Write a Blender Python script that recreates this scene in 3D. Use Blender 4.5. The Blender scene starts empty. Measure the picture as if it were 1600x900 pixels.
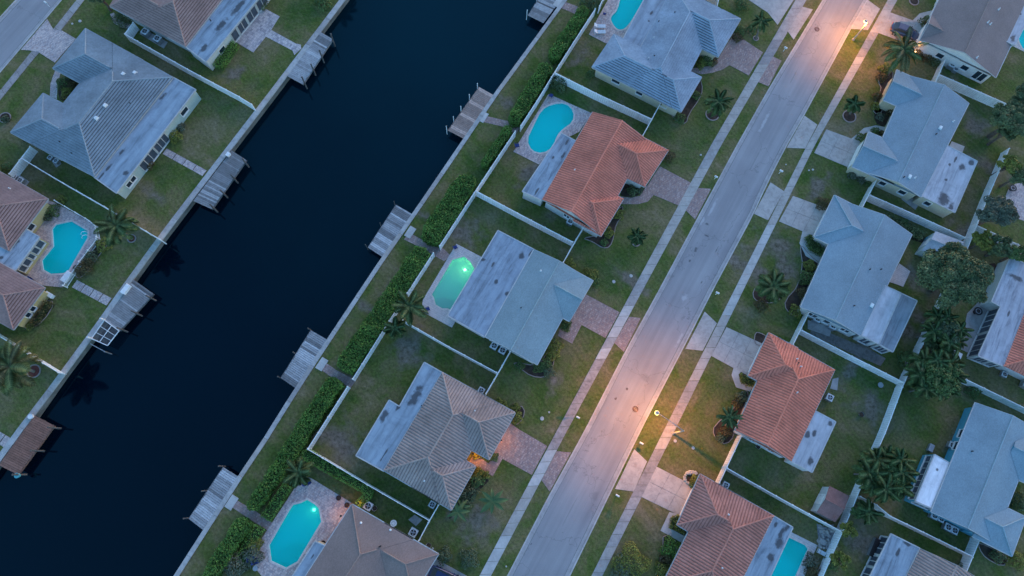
import bpy, bmesh, math, random
import numpy as np
from mathutils import Vector, Matrix
from mathutils.geometry import tessellate_polygon
random.seed(7); rng = np.random.default_rng(11)
SC = bpy.context.scene
COL = SC.collection

# ------------------------------------------------------------------ camera
F, CX, CY, H = 1060.0, -40.0, 290.0, 92.0
n_ = Vector((-CX, CY, F)).normalized()                 # world up seen from the camera
y_ = (Vector((0, 1, 0)) - n_ * n_.y).normalized()
x_ = y_.cross(n_)
ROT = Matrix((x_, y_, n_))                              # camera -> world
cam = bpy.data.objects.new('camera', bpy.data.cameras.new('camera'))
COL.objects.link(cam)
cam.matrix_world = Matrix.Translation((0, 0, H)) @ ROT.to_4x4()
cam.data.sensor_width = 36; cam.data.lens = F * 36 / 1600
cam.data.clip_start = 0.5; cam.data.clip_end = 3000
SC.camera = cam
def P(x, y, z=0.0):
    d = ROT @ Vector(((x - 800) / F, (450 - y) / F, -1))
    t = (z - H) / d.z
    return Vector((d.x * t, d.y * t, z))
def P2(x, y, z=0.0):
    p = P(x, y, z); return (p.x, p.y)
def PX(p):
    q = ROT.transposed() @ (Vector(p) - Vector((0, 0, H)))
    return (800 + F * q.x / -q.z, 450 - F * q.y / -q.z)

# ------------------------------------------------------------------ sky, sun, exposure (dusk)
SUN_EL, SUN_AZ = math.radians(9.0), math.radians(38.0)   # azimuth clockwise from +Y
w = bpy.data.worlds.new('World'); SC.world = w; w.use_nodes = True
nt = w.node_tree; bg = nt.nodes['Background']
sky = nt.nodes.new('ShaderNodeTexSky'); sky.sky_type = 'NISHITA'; sky.sun_disc = False
sky.sun_elevation = math.radians(3.0); sky.sun_rotation = SUN_AZ
sky.air_density = 1.0; sky.dust_density = 0.4; sky.ozone_density = 3.0
nt.links.new(sky.outputs[0], bg.inputs[0]); bg.inputs[1].default_value = 0.15
sl = bpy.data.lights.new('sun', 'SUN'); sl.energy = 0.14; sl.angle = math.radians(40); sl.color = (1.0, 0.60, 0.52)
so = bpy.data.objects.new('sun', sl); COL.objects.link(so)
sd = Vector((math.sin(SUN_AZ) * math.cos(math.radians(22)), math.cos(SUN_AZ) * math.cos(math.radians(22)), math.sin(math.radians(22))))
so.rotation_euler = sd.to_track_quat('Z', 'Y').to_euler(); so.location = (0, 0, 120)
SC.view_settings.view_transform = 'Standard'; SC.view_settings.look = 'None'
EXPOSURE = 2.95; KL = 2.0 ** -EXPOSURE                    # KL scales every lamp with the exposure
SC.view_settings.exposure = EXPOSURE; SC.view_settings.gamma = 1.0
SC.view_settings.use_curve_mapping = False
SC.cycles.max_bounces = 6; SC.cycles.transparent_max_bounces = 8; SC.cycles.sample_clamp_indirect = 4.0

# ------------------------------------------------------------------ materials
def rgb(c): return (c[0], c[1], c[2], 1.0)
def nm(name):
    m = bpy.data.materials.new(name); m.use_nodes = True
    t = m.node_tree; b = t.nodes['Principled BSDF']
    return m, t, b
def noise(t, vec, scale, detail=4, rough=0.6, dist=0.0):
    n = t.nodes.new('ShaderNodeTexNoise'); n.inputs['Scale'].default_value = scale
    n.inputs['Detail'].default_value = detail; n.inputs['Roughness'].default_value = rough
    n.inputs['Distortion'].default_value = dist
    t.links.new(vec, n.inputs['Vector']); return n.outputs['Fac']
def ramp(t, fac, stops):
    r = t.nodes.new('ShaderNodeValToRGB'); e = r.color_ramp.elements
    e[0].position = stops[0][0]; e[0].color = stops[0][1]
    e[1].position = stops[-1][0]; e[1].color = stops[-1][1]
    for p, c in stops[1:-1]:
        k = e.new(p); k.color = c
    t.links.new(fac, r.inputs[0]); return r.outputs[0]
def mix(t, fac, a, b, mode='MIX'):
    n = t.nodes.new('ShaderNodeMix'); n.data_type = 'RGBA'; n.blend_type = mode
    for s, v in ((0, fac), (6, a), (7, b)):
        if isinstance(v, bpy.types.NodeSocket): t.links.new(v, n.inputs[s])
        else: n.inputs[s].default_value = v
    return n.outputs[2]
def mathn(t, op, a, b=None, c=None):
    n = t.nodes.new('ShaderNodeMath'); n.operation = op
    for i, v in enumerate((a, b, c)):
        if v is None: continue
        if isinstance(v, bpy.types.NodeSocket): t.links.new(v, n.inputs[i])
        else: n.inputs[i].default_value = v
    return n.outputs[0]
def coords(t, rot=0.0, scale=(1, 1, 1), src='Object', loc=(0, 0, 0)):
    c = t.nodes.new('ShaderNodeTexCoord'); mp = t.nodes.new('ShaderNodeMapping')
    mp.inputs['Rotation'].default_value = (0, 0, rot); mp.inputs['Scale'].default_value = scale
    mp.inputs['Location'].default_value = loc
    t.links.new(c.outputs[src], mp.inputs[0])
    if rot and tuple(scale) != (1, 1, 1):                  # turn first, stretch afterwards
        mp.inputs['Scale'].default_value = (1, 1, 1); m2 = t.nodes.new('ShaderNodeMapping'); m2.inputs['Scale'].default_value = scale
        t.links.new(mp.outputs[0], m2.inputs[0]); return m2.outputs[0]
    return mp.outputs[0]
def bump(t, b, h, strength=0.3, dist=0.05):
    n = t.nodes.new('ShaderNodeBump'); n.inputs['Strength'].default_value = strength
    n.inputs['Distance'].default_value = dist
    t.links.new(h, n.inputs['Height']); t.links.new(n.outputs[0], b.inputs['Normal'])
def mul(c, k): return tuple(min(1.0, v * k) for v in c)
def M(name, c, rough=0.75, var=0.18, scale=0.6, fine=6.0, bmp=0.15, metal=0.0, island=0.0, c2=None, spec=0.3):
    m, t, b = nm(name); v = coords(t)
    a, d = mul(c, 1 - var), mul(c, 1 + var)
    if c2: d = c2
    col = ramp(t, noise(t, v, scale, 5), [(0.3, rgb(a)), (0.7, rgb(d))])
    f = noise(t, v, fine, 3)
    col = mix(t, 0.5, col, ramp(t, f, [(0.25, (0.62, 0.62, 0.62, 1)), (0.75, (1.25, 1.25, 1.25, 1))]), 'MULTIPLY')
    col = mix(t, 0.0 if not var else 0.0, col, rgb(c))
    if island:
        g = t.nodes.new('ShaderNodeNewGeometry')
        k = ramp(t, g.outputs['Random Per Island'], [(0, (1 - island,) * 3 + (1,)), (1, (1 + island,) * 3 + (1,))])
        col = mix(t, 1.0, col, k, 'MULTIPLY')
    t.links.new(col, b.inputs['Base Color'])
    b.inputs['Roughness'].default_value = rough; b.inputs['Metallic'].default_value = metal
    b.inputs['Specular IOR Level'].default_value = spec
    if bmp: bump(t, b, f, bmp, 0.03)
    return m
def blobs(t, spots, soft=1.0, wob=0.9, ns=1.1):
    """soft patches with their own shape: (x, y, rx, ry, rot) in object space -> mask 0..1"""
    out = None
    base = coords(t)
    nv = t.nodes.new('ShaderNodeTexNoise'); nv.inputs['Scale'].default_value = ns; nv.inputs['Detail'].default_value = 5
    t.links.new(base, nv.inputs['Vector'])
    for (x, y, rx, ry, rot) in spots:
        c = t.nodes.new('ShaderNodeTexCoord'); mp = t.nodes.new('ShaderNodeMapping'); mp.vector_type = 'TEXTURE'
        mp.inputs['Location'].default_value = (x, y, 0); mp.inputs['Rotation'].default_value = (0, 0, rot)
        mp.inputs['Scale'].default_value = (rx, ry, 1000)
        t.links.new(c.outputs['Object'], mp.inputs[0])
        l = t.nodes.new('ShaderNodeVectorMath'); l.operation = 'LENGTH'; t.links.new(mp.outputs[0], l.inputs[0])
        d = mathn(t, 'ADD', l.outputs['Value'], mathn(t, 'MULTIPLY', mathn(t, 'SUBTRACT', nv.outputs['Fac'], 0.5), wob * 2.2))
        k = t.nodes.new('ShaderNodeMapRange'); k.inputs['From Min'].default_value = 1.0; k.inputs['From Max'].default_value = 1.0 - soft * 0.8
        t.links.new(d, k.inputs['Value'])
        out = k.outputs[0] if out is None else mathn(t, 'MAXIMUM', out, k.outputs[0])
    return out

# ------------------------------------------------------------------ mesh builder
class MB:
    def __init__(s): s.v = []; s.f = []; s.m = []
    def poly(s, pts, mi=0):
        k = len(s.v); s.v += [tuple(p) for p in pts]; s.f.append(tuple(range(k, k + len(pts)))); s.m.append(mi)
    def prism(s, pts, z0, z1, mi=0, side=None, bottom=False, holes=()):
        """closed prism over a plan polygon (x, y); holes cut through it"""
        side = mi if side is None else side
        loops = [[(p[0], p[1]) for p in pts]] + [[(p[0], p[1]) for p in h] for h in holes]
        flat = [p for l in loops for p in l]
        tris = tessellate_polygon([[Vector((p[0], p[1], 0)) for p in l] for l in loops])
        k = len(s.v); s.v += [(p[0], p[1], z1) for p in flat]
        for a, b, c in tris:
            pa, pb, pc = flat[a], flat[b], flat[c]
            cr = (pb[0] - pa[0]) * (pc[1] - pa[1]) - (pb[1] - pa[1]) * (pc[0] - pa[0])
            s.f.append((k + a, k + b, k + c) if cr > 0 else (k + a, k + c, k + b)); s.m.append(mi)
        if z0 is not None and z0 < z1:
            for li, l in enumerate(loops):
                ar = area(l)
                fl = (ar > 0) == (li == 0)
                n = len(l)
                for i in range(n):
                    a, b = l[i], l[(i + 1) % n]
                    q = [(a[0], a[1], z0), (b[0], b[1], z0), (b[0], b[1], z1), (a[0], a[1], z1)]
                    s.poly(q if fl else q[::-1], side)
    def box(s, c, sz, rot=0.0, mi=0, top=(1, 1)):
        ca, sa = math.cos(rot), math.sin(rot); k = len(s.v)
        for dz in (-1, 1):
            tx, ty = top if dz > 0 else (1, 1)
            for dx, dy in ((-1, -1), (1, -1), (1, 1), (-1, 1)):
                x, y = dx * sz[0] / 2 * tx, dy * sz[1] / 2 * ty
                s.v.append((c[0] + x * ca - y * sa, c[1] + x * sa + y * ca, c[2] + dz * sz[2] / 2))
        for f in ((3, 2, 1, 0), (4, 5, 6, 7), (0, 1, 5, 4), (1, 2, 6, 5), (2, 3, 7, 6), (3, 0, 4, 7)):
            s.f.append(tuple(k + i for i in f)); s.m.append(mi)
    def tube(s, pts, rads, n=6, mi=0, cap=True):
        pts = [Vector(p) for p in pts]
        if not hasattr(rads, '__len__'): rads = [rads] * len(pts)
        k = len(s.v)
        for i, p in enumerate(pts):
            d = (pts[min(i + 1, len(pts) - 1)] - pts[max(i - 1, 0)]).normalized()
            u = d.cross(Vector((0, 0, 1)) if abs(d.z) < 0.95 else Vector((1, 0, 0))).normalized(); v = d.cross(u)
            for j in range(n):
                a = 2 * math.pi * j / n
                s.v.append(tuple(p + (u * math.cos(a) + v * math.sin(a)) * rads[i]))
        for i in range(len(pts) - 1):
            for j in range(n):
                a, b = k + i * n + j, k + i * n + (j + 1) % n
                s.f.append((a, a + n, b + n, b)); s.m.append(mi)
        if cap:
            s.f.append(tuple(k + j for j in range(n))); s.m.append(mi)
            s.f.append(tuple(k + (len(pts) - 1) * n + j for j in reversed(range(n)))); s.m.append(mi)
    def beam(s, a, b, w, h, mi=0):
        """rectangular bar between two points, w wide and h tall about its centre line"""
        a, b = Vector(a), Vector(b); d = (b - a).normalized()
        u = d.cross(Vector((0, 0, 1)))
        u = u.normalized() if u.length > 1e-5 else Vector((1, 0, 0)); v = u.cross(d)
        k = len(s.v)
        for p in (a, b):
            for x, y in ((-1, -1), (1, -1), (1, 1), (-1, 1)):
                s.v.append(tuple(p + u * x * w / 2 + v * y * h / 2))
        for f in ((0, 3, 2, 1), (4, 5, 6, 7), (0, 1, 5, 4), (1, 2, 6, 5), (2, 3, 7, 6), (3, 0, 4, 7)):
            s.f.append(tuple(k + i for i in f)); s.m.append(mi)
    def disc(s, c, r, n=20, mi=0, r2=None, z2=None):
        if r2 is None: s.poly([(c[0] + r * math.cos(2 * math.pi * i / n), c[1] + r * math.sin(2 * math.pi * i / n), c[2]) for i in range(n)], mi); return
        z2 = c[2] if z2 is None else z2
        for i in range(n):
            a, b = 2 * math.pi * i / n, 2 * math.pi * (i + 1) / n
            s.poly([(c[0] + r * math.cos(a), c[1] + r * math.sin(a), c[2]), (c[0] + r * math.cos(b), c[1] + r * math.sin(b), c[2]),
                    (c[0] + r2 * math.cos(b), c[1] + r2 * math.sin(b), z2), (c[0] + r2 * math.cos(a), c[1] + r2 * math.sin(a), z2)], mi)
    def build(s, name, mats, parent=None, label=None, cat=None, group=None, kind=None, smooth=False, shift=None):
        me = bpy.data.meshes.new(name)
        vs = s.v
        sh = shift if shift is not None else (root_of(parent)['_loc'] if parent is not None and '_loc' in root_of(parent) else None)
        if sh is not None: vs = [(x - sh[0], y - sh[1], z - sh[2]) for x, y, z in vs]
        me.from_pydata(vs, [], s.f)
        mats = mats if isinstance(mats, (list, tuple)) else [mats]
        for m in mats: me.materials.append(m)
        if len(mats) > 1: me.polygons.foreach_set('material_index', s.m)
        if smooth: me.polygons.foreach_set('use_smooth', [True] * len(me.polygons))
        me.update()
        return link(name, me, parent, label, cat, group, kind)
def root_of(o):
    while o.parent is not None: o = o.parent
    return o
def link(name, me, parent=None, label=None, cat=None, group=None, kind=None):
    o = bpy.data.objects.new(name, me); COL.objects.link(o)
    if parent is not None: o.parent = parent
    if label: o['label'] = label
    if cat: o['category'] = cat
    if group: o['group'] = group
    if kind: o['kind'] = kind
    return o
def thing(name, label, cat, loc=(0, 0, 0), group=None, rot=0.0, shift=True):
    o = link(name, None, None, label, cat, group); o.location = loc; o.rotation_euler = (0, 0, rot)
    o.empty_display_size = 0.3
    o['_loc'] = tuple(loc) if shift else (0.0, 0.0, 0.0)
    return o
def copy_tree(o, parent=None):
    c = o.copy(); COL.objects.link(c); c.parent = parent
    for ch in KIDS.get(o.name, []) or [x for x in o.children]: copy_tree(ch, c)
    return c
KIDS = {}
def put(proto, loc, rot, label, group=None, scale=1.0, used=set()):
    """first use moves the prototype itself, later uses are copies with their own label"""
    if proto.name in used: o = copy_tree(proto)
    else: used.add(proto.name); o = proto
    o.location = loc; o.rotation_euler = (0, 0, rot); o.scale = (scale,) * 3; o['label'] = label
    if group: o['group'] = group
    return o

# ------------------------------------------------------------------ plan geometry
def area(l):
    return 0.5 * sum(l[i][0] * l[(i + 1) % len(l)][1] - l[(i + 1) % len(l)][0] * l[i][1] for i in range(len(l)))
def wpoly(px, z=0.0): return [P2(x, y, z) for x, y in px]
def extend(pl, d=140):
    a, b = Vector(pl[0]), Vector(pl[1]); c, e = Vector(pl[-2]), Vector(pl[-1])
    return [tuple(a + (a - b).normalized() * d)] + list(pl) + [tuple(e + (e - c).normalized() * d)]
def offset_line(pl, d):
    """parallel polyline, d metres to the left of its direction"""
    out = []
    for i, p in enumerate(pl):
        a = Vector(pl[max(i - 1, 0)]); b = Vector(pl[min(i + 1, len(pl) - 1)])
        t = (b - a).normalized(); out.append((p[0] - t.y * d, p[1] + t.x * d))
    return out
def offset_poly(l, d):
    """grow (d > 0) or shrink a closed plan polygon"""
    n = len(l); s = 1 if area(l) > 0 else -1; out = []
    for i in range(n):
        p, q, r = Vector(l[i - 1]), Vector(l[i]), Vector(l[(i + 1) % n])
        a = (q - p).normalized(); b = (r - q).normalized()
        na = Vector((a.y, -a.x)) * s; nb = Vector((b.y, -b.x)) * s
        m = na + nb
        if m.length < 1e-4: m = na
        m = m.normalized(); k = d / max(0.45, m.dot(na)); out.append(tuple(q + m * k))
    return out
def arc(pl):
    s = [0.0]
    for i in range(1, len(pl)): s.append(s[-1] + (Vector(pl[i]) - Vector(pl[i - 1])).length)
    return s
def at(pl, s, u):
    for i in range(1, len(pl)):
        if u <= s[i] or i == len(pl) - 1:
            k = (u - s[i - 1]) / max(1e-6, s[i] - s[i - 1])
            return tuple(Vector(pl[i - 1]).lerp(Vector(pl[i]), k))
def smooth_poly(px, n=3):
    for _ in range(n):
        out = []
        for i in range(len(px)):
            a, b = px[i], px[(i + 1) % len(px)]
            out += [(a[0] * .75 + b[0] * .25, a[1] * .75 + b[1] * .25), (a[0] * .25 + b[0] * .75, a[1] * .25 + b[1] * .75)]
        px = out
    return px
def inside(p, l):
    c = False; n = len(l); j = n - 1
    for i in range(n):
        if ((l[i][1] > p[1]) != (l[j][1] > p[1])) and p[0] < (l[j][0] - l[i][0]) * (p[1] - l[i][1]) / (l[j][1] - l[i][1]) + l[i][0]: c = not c
        j = i
    return c
# ================================================================== THE SETTING
RD = math.atan2(*(lambda a, b: (b[1] - a[1], b[0] - a[0]))(P2(1031, 450), P2(1152, 225)))   # direction of the main road
road_l = [(1285, 0), (1200, 140), (1152, 225), (1086, 347), (1031, 450), (975, 552), (912, 675), (857, 775), (792, 900)]
road_r = [(1356, 0), (1330, 45), (1257, 180), (1227, 232), (1200, 285), (1177, 336), (1116, 450), (1070, 540), (1005, 666), (957, 764), (891, 900)]
wall_l = [(531, 0), (400, 172), (359, 225), (250, 367), (192, 447), (140, 522), (94, 582), (48, 647), (26, 672), (0, 708)]
wall_r = [(880, 0), (800, 109), (772, 147), (719, 225), (644, 335), (597, 402), (565, 450), (511, 531), (461, 607), (419, 675), (372, 745), (317, 830), (272, 900)]
st_r = [(97, 0), (0, 114)]; st_l = [(24, 0), (0, 26)]
W = lambda pl: [P2(x, y) for x, y in pl]
RL, RR, WL, WR = extend(W(road_l)), extend(W(road_r)), extend(W(wall_l)), extend(W(wall_r))
SR, SL = extend(W(st_r)), extend(W(st_l))
WR_in = offset_line(WR, 0.5)                                 # land side of the right-hand seawall

# pools: outline in the photograph (water's edge)
pool_px = {
 'a': [(112, 346), (137, 361), (137, 372), (108, 422), (100, 427), (80, 428), (68, 421), (66, 407), (84, 385), (82, 358), (88, 351)],
 'b': smooth_poly([(972, -22), (1020, -22), (1003, 4), (980, 44), (966, 48), (957, 38), (953, 27), (966, 16)], 2),
 'c': smooth_poly([(862, 163), (884, 161), (897, 174), (895, 191), (879, 202), (870, 212), (864, 230), (848, 240), (831, 236), (823, 219), (834, 196), (846, 172)], 1),
 'd': [(707, 406), (725, 401), (735, 409), (741, 420), (740, 436), (707, 486), (700, 482), (691, 482), (681, 476), (678, 465), (675, 460)],
 'e': [(470, 786), (480, 781), (492, 788), (498, 794), (502, 815), (465, 877), (447, 887), (424, 876), (421, 852), (452, 798), (458, 789)],
 'f': [(1231, 839), (1258, 852), (1262, 858), (1230, 928), (1192, 908)],
 'g': smooth_poly([(1594, 47), (1628, 35), (1650, 60), (1632, 80), (1600, 80), (1590, 62)], 1)}
pool_w = {k: wpoly(v) for k, v in pool_px.items()}
for k, v in pool_w.items():
    if area(v) < 0: pool_w[k] = v[::-1]

# materials of the ground
def grass_mat():
    m, t, b = nm('grass'); v = coords(t)
    col = ramp(t, noise(t, v, 0.13, 7, 0.68, 0.5), [(0.36, (0.050, 0.098, 0.020, 1)), (0.48, (0.092, 0.124, 0.030, 1)), (0.56, (0.145, 0.138, 0.055, 1)), (0.66, (0.22, 0.18, 0.105, 1))])
    dry = ramp(t, noise(t, v, 0.35, 6, 0.75), [(0.42, (0, 0, 0, 1)), (0.74, (1, 1, 1, 1))])
    col = mix(t, mathn(t, 'MULTIPLY', dry, 0.6), col, (0.19, 0.155, 0.10, 1))
    col = mix(t, 0.75, col, ramp(t, noise(t, v, 3.0, 5, 0.75), [(0.3, (0.45, 0.45, 0.45, 1)), (0.7, (1.55, 1.5, 1.45, 1))]), 'MULTIPLY')
    # mowing passes, faint
    wv = t.nodes.new('ShaderNodeTexWave'); wv.inputs['Scale'].default_value = 0.45; wv.inputs['Distortion'].default_value = 5
    wv.inputs['Detail'].default_value = 2; t.links.new(coords(t, rot=-RD + 0.35), wv.inputs['Vector'])
    col = mix(t, 0.2, col, ramp(t, wv.outputs['Fac'], [(0.2, (0.75, 0.75, 0.75, 1)), (0.8, (1.2, 1.2, 1.2, 1))]), 'MULTIPLY')
    bare = [(x, y, rx / 8.8, ry / 8.8, 0.9) for (px, py, rx, ry) in
            [(242, 305, 10, 22), (362, 120, 24, 14), (830, 270, 34, 12), (720, 360, 20, 34), (640, 545, 30, 26), (530, 690, 26, 40),
             (905, 85, 22, 16), (1280, 290, 26, 14), (1215, 385, 34, 30), (1530, 200, 24, 24), (1175, 420, 24, 46), (1230, 420, 16, 30), (1140, 400, 12, 50), (1350, 548, 70, 10), (1425, 520, 14, 60), (1445, 440, 16, 40), (1480, 390, 14, 20), (1545, 260, 12, 60), (1505, 360, 20, 30), (865, 330, 30, 8), (985, 440, 10, 30), (1090, 480, 6, 20), (1150, 560, 16, 26),
             (1425, 490, 16, 44), (1350, 850, 22, 30), (790, 160, 12, 22), (665, 340, 8, 30), (585, 490, 8, 40), (745, 820, 24, 30),
             (1360, 640, 24, 30), (1500, 100, 20, 18), (865, 600, 20, 10), (1395, 760, 14, 30), (700, 805, 14, 10), (1340, 560, 40, 12)]
            for x, y in [P2(px, py)]]
    k = blobs(t, bare, 1.0, 1.3, 0.5)
    col = mix(t, mathn(t, 'MULTIPLY', k, 0.85), col, ramp(t, noise(t, v, 1.6, 5, 0.8), [(0.34, (0.070, 0.058, 0.042, 1)), (0.66, (0.27, 0.225, 0.185, 1))]))
    t.links.new(col, b.inputs['Base Color']); b.inputs['Roughness'].default_value = 0.95
    b.inputs['Specular IOR Level'].default_value = 0.1
    bump(t, b, noise(t, v, 6, 4, 0.7), 0.6, 0.12)
    return m
GRASS = grass_mat()
def asphalt_mat():
    m, t, b = nm('asphalt'); v = coords(t); vs = coords(t, rot=-RD)
    st = coords(t, rot=-RD, scale=(0.03, 0.9, 1))
    col = ramp(t, noise(t, v, 0.12, 5, 0.6), [(0.3, (0.255, 0.245, 0.25, 1)), (0.7, (0.33, 0.315, 0.315, 1))])
    col = mix(t, 0.7, col, ramp(t, noise(t, st, 1.0, 5, 0.6), [(0.3, (0.76, 0.76, 0.78, 1)), (0.7, (1.2, 1.2, 1.2, 1))]), 'MULTIPLY')
    col = mix(t, 0.6, col, ramp(t, noise(t, v, 9, 4, 0.8), [(0.2, (0.8, 0.8, 0.8, 1)), (0.8, (1.2, 1.2, 1.2, 1))]), 'MULTIPLY')
    wd = [(x, y, rx / 11.5, ry / 11.5, RD) for (px, py, rx, ry) in [(1113, 325, 22, 3), (1098, 345, 10, 3), (1005, 508, 9, 2.5), (1062, 530, 14, 2.5), (1070, 465, 8, 5), (1195, 190, 30, 3)] for x, y in [P2(px, py)]]
    col = mix(t, mathn(t, 'MULTIPLY', blobs(t, wd, 0.9, 1.0, 2.0), 0.55), col, (0.52, 0.5, 0.5, 1))
    oil = [(x, y, rx / 11.5, ry / 11.5, RD) for (px, py, rx, ry) in [(1087, 390, 5, 3), (1078, 407, 4, 2), (1105, 350, 3, 4), (963, 622, 2, 1.5), (980, 607, 2, 2), (1105, 368, 2, 6), (978, 560, 10, 0.7), (1120, 390, 8, 0.8), (830, 850, 2, 1), (1097, 440, 3, 1.5)] for x, y in [P2(px, py)]]
    col = mix(t, mathn(t, 'MULTIPLY', blobs(t, oil, 0.8, 0.8, 3.0), 0.75), col, (0.07, 0.07, 0.075, 1))
    tar = [(x, y, rx / 11.5, ry / 11.5, RD) for (px, py, rx, ry) in [(1060, 560, 26, 1.6), (940, 640, 40, 1.2), (1180, 250, 30, 1.4), (1010, 590, 7, 9), (890, 800, 30, 1.2), (1240, 120, 22, 1.3), (930, 775, 8, 6)] for x, y in [P2(px, py)]]
    col = mix(t, mathn(t, 'MULTIPLY', blobs(t, tar, 0.5, 0.5, 1.5), 0.3), col, (0.13, 0.13, 0.135, 1))
    cr = t.nodes.new('ShaderNodeTexVoronoi'); cr.feature = 'DISTANCE_TO_EDGE'; cr.inputs['Scale'].default_value = 0.11
    dn = t.nodes.new('ShaderNodeTexNoise'); dn.inputs['Scale'].default_value = 0.8; dn.inputs['Detail'].default_value = 5; t.links.new(v, dn.inputs['Vector'])
    ad = t.nodes.new('ShaderNodeVectorMath'); ad.operation = 'MULTIPLY_ADD'; t.links.new(dn.outputs['Color'], ad.inputs[0]); ad.inputs[1].default_value = (3, 3, 3); t.links.new(v, ad.inputs[2])
    t.links.new(ad.outputs[0], cr.inputs['Vector'])
    ck = ramp(t, cr.outputs['Distance'], [(0.0, (1, 1, 1, 1)), (0.006, (0, 0, 0, 1))])
    col = mix(t, mathn(t, 'MULTIPLY', ck, 0.5), col, (0.1, 0.1, 0.1, 1))
    t.links.new(col, b.inputs['Base Color']); b.inputs['Roughness'].default_value = 0.9
    bump(t, b, noise(t, v, 14, 3, 0.8), 0.25, 0.03)
    return m
ASPH = asphalt_mat()
def conc(name, c, stain=0.5, sc=0.5):
    m, t, b = nm(name); v = coords(t)
    col = ramp(t, noise(t, v, sc, 6, 0.65), [(0.3, rgb(mul(c, 0.82))), (0.7, rgb(mul(c, 1.14)))])
    col = mix(t, stain, col, ramp(t, noise(t, v, 1.4, 5, 0.75, 0.8), [(0.34, (0.5, 0.5, 0.52, 1)), (0.56, (1.05, 1.05, 1.05, 1))]), 'MULTIPLY')
    col = mix(t, 0.5, col, ramp(t, noise(t, v, 11, 3), [(0.2, (0.82, 0.82, 0.82, 1)), (0.8, (1.18, 1.18, 1.18, 1))]), 'MULTIPLY')
    t.links.new(col, b.inputs['Base Color']); b.inputs['Roughness'].default_value = 0.85
    bump(t, b, noise(t, v, 14, 3), 0.15, 0.02)
    return m
CONC = [conc('concrete_pale', (0.50, 0.48, 0.45), .3), conc('concrete_warm', (0.42, 0.385, 0.345), .4), conc('concrete_grey', (0.37, 0.35, 0.33), .5),
        conc('concrete_dark', (0.30, 0.28, 0.27), .6), conc('concrete_mottled', (0.34, 0.30, 0.28), .7)]
KERB = conc('kerb_concrete', (0.50, 0.46, 0.43), .35, 0.3)
GUT = conc('gutter_concrete', (0.38, 0.36, 0.35), .4, 0.3)
CAPM = conc('seawall_concrete', (0.42, 0.41, 0.39), .5, 0.35)
DRIVE = conc('driveway_concrete', (0.45, 0.41, 0.375), .5, 0.25)
def paver_mat(name, cols, scale=3.6):
    m, t, b = nm(name); v = coords(t, rot=-RD, scale=(1, 1.7, 1))
    vo = t.nodes.new('ShaderNodeTexVoronoi'); vo.inputs['Scale'].default_value = scale; vo.inputs['Randomness'].default_value = 0.35
    t.links.new(v, vo.inputs['Vector'])
    sp = t.nodes.new('ShaderNodeSeparateColor'); t.links.new(vo.outputs['Color'], sp.inputs[0])
    col = ramp(t, sp.outputs[0], [(i / (len(cols) - 1), rgb(c)) for i, c in enumerate(cols)])
    vd = t.nodes.new('ShaderNodeTexVoronoi'); vd.feature = 'DISTANCE_TO_EDGE'; vd.inputs['Scale'].default_value = scale; vd.inputs['Randomness'].default_value = 0.35
    t.links.new(v, vd.inputs['Vector'])
    j = ramp(t, vd.outputs['Distance'], [(0.0, (0.55, 0.55, 0.55, 1)), (0.09, (1, 1, 1, 1))])
    col = mix(t, 1.0, col, j, 'MULTIPLY')
    col = mix(t, 0.6, col, ramp(t, noise(t, coords(t), 0.5, 5, 0.7), [(0.3, (0.72, 0.74, 0.78, 1)), (0.7, (1.2, 1.16, 1.12, 1))]), 'MULTIPLY')
    t.links.new(col, b.inputs['Base Color']); b.inputs['Roughness'].default_value = 0.8
    bump(t, b, j, 0.4, 0.02)
    return m
PAV_PINK = paver_mat('pavers_pink', [(0.30, 0.19, 0.17), (0.40, 0.27, 0.23), (0.27, 0.20, 0.19), (0.48, 0.35, 0.31)])
PAV_PALE = paver_mat('pavers_pale', [(0.42, 0.31, 0.29), (0.60, 0.50, 0.46), (0.33, 0.29, 0.30), (0.66, 0.54, 0.48)])
PAV_WHITE = paver_mat('pavers_white', [(0.50, 0.46, 0.44), (0.62, 0.57, 0.54), (0.56, 0.52, 0.5)])
PAV_SPOT = paver_mat('pavers_spotted', [(0.50, 0.44, 0.42), (0.60, 0.52, 0.5), (0.30, 0.27, 0.29), (0.58, 0.5, 0.46)], 2.2)
SOIL = M('soil_mulch', (0.055, 0.038, 0.028), 0.95, 0.5, 1.5, 9, 0.6)
EARTH = M('earth', (0.16, 0.13, 0.10), 0.95, 0.3)

# land sheets, split along streets and canal, holed where the pools are dug
far = 260
def land(name, left, right, holes=()):
    mb = MB(); poly = list(left) + list(right)[::-1]
    mb.prism(poly, None, 0.0, 0, holes=[offset_poly(pool_w[h], 0.15) for h in holes])
    return mb.build(name, GRASS, kind='structure')
dirn = lambda pl: (Vector(pl[-1]) - Vector(pl[0])).normalized()
nl = Vector((dirn(WL).y, -dirn(WL).x))                       # across the street, to the left of the photograph
if nl.x > 0: nl = -nl
shift = lambda pl, d: [(p[0] + nl.x * d, p[1] + nl.y * d) for p in pl]
land('lawn', shift(SL, 200), SL)
land('lawn', SR, WL, 'a')
land('lawn', WR_in, RL, 'bcde')
land('lawn', RR, shift(RR, -230), 'fg')
# sub-ground everything stands on
mb = MB(); mb.poly([(-500, -500, -3.6), (500, -500, -3.6), (500, 500, -3.6), (-500, 500, -3.6)])
mb.build('ground', EARTH, kind='structure')
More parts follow.
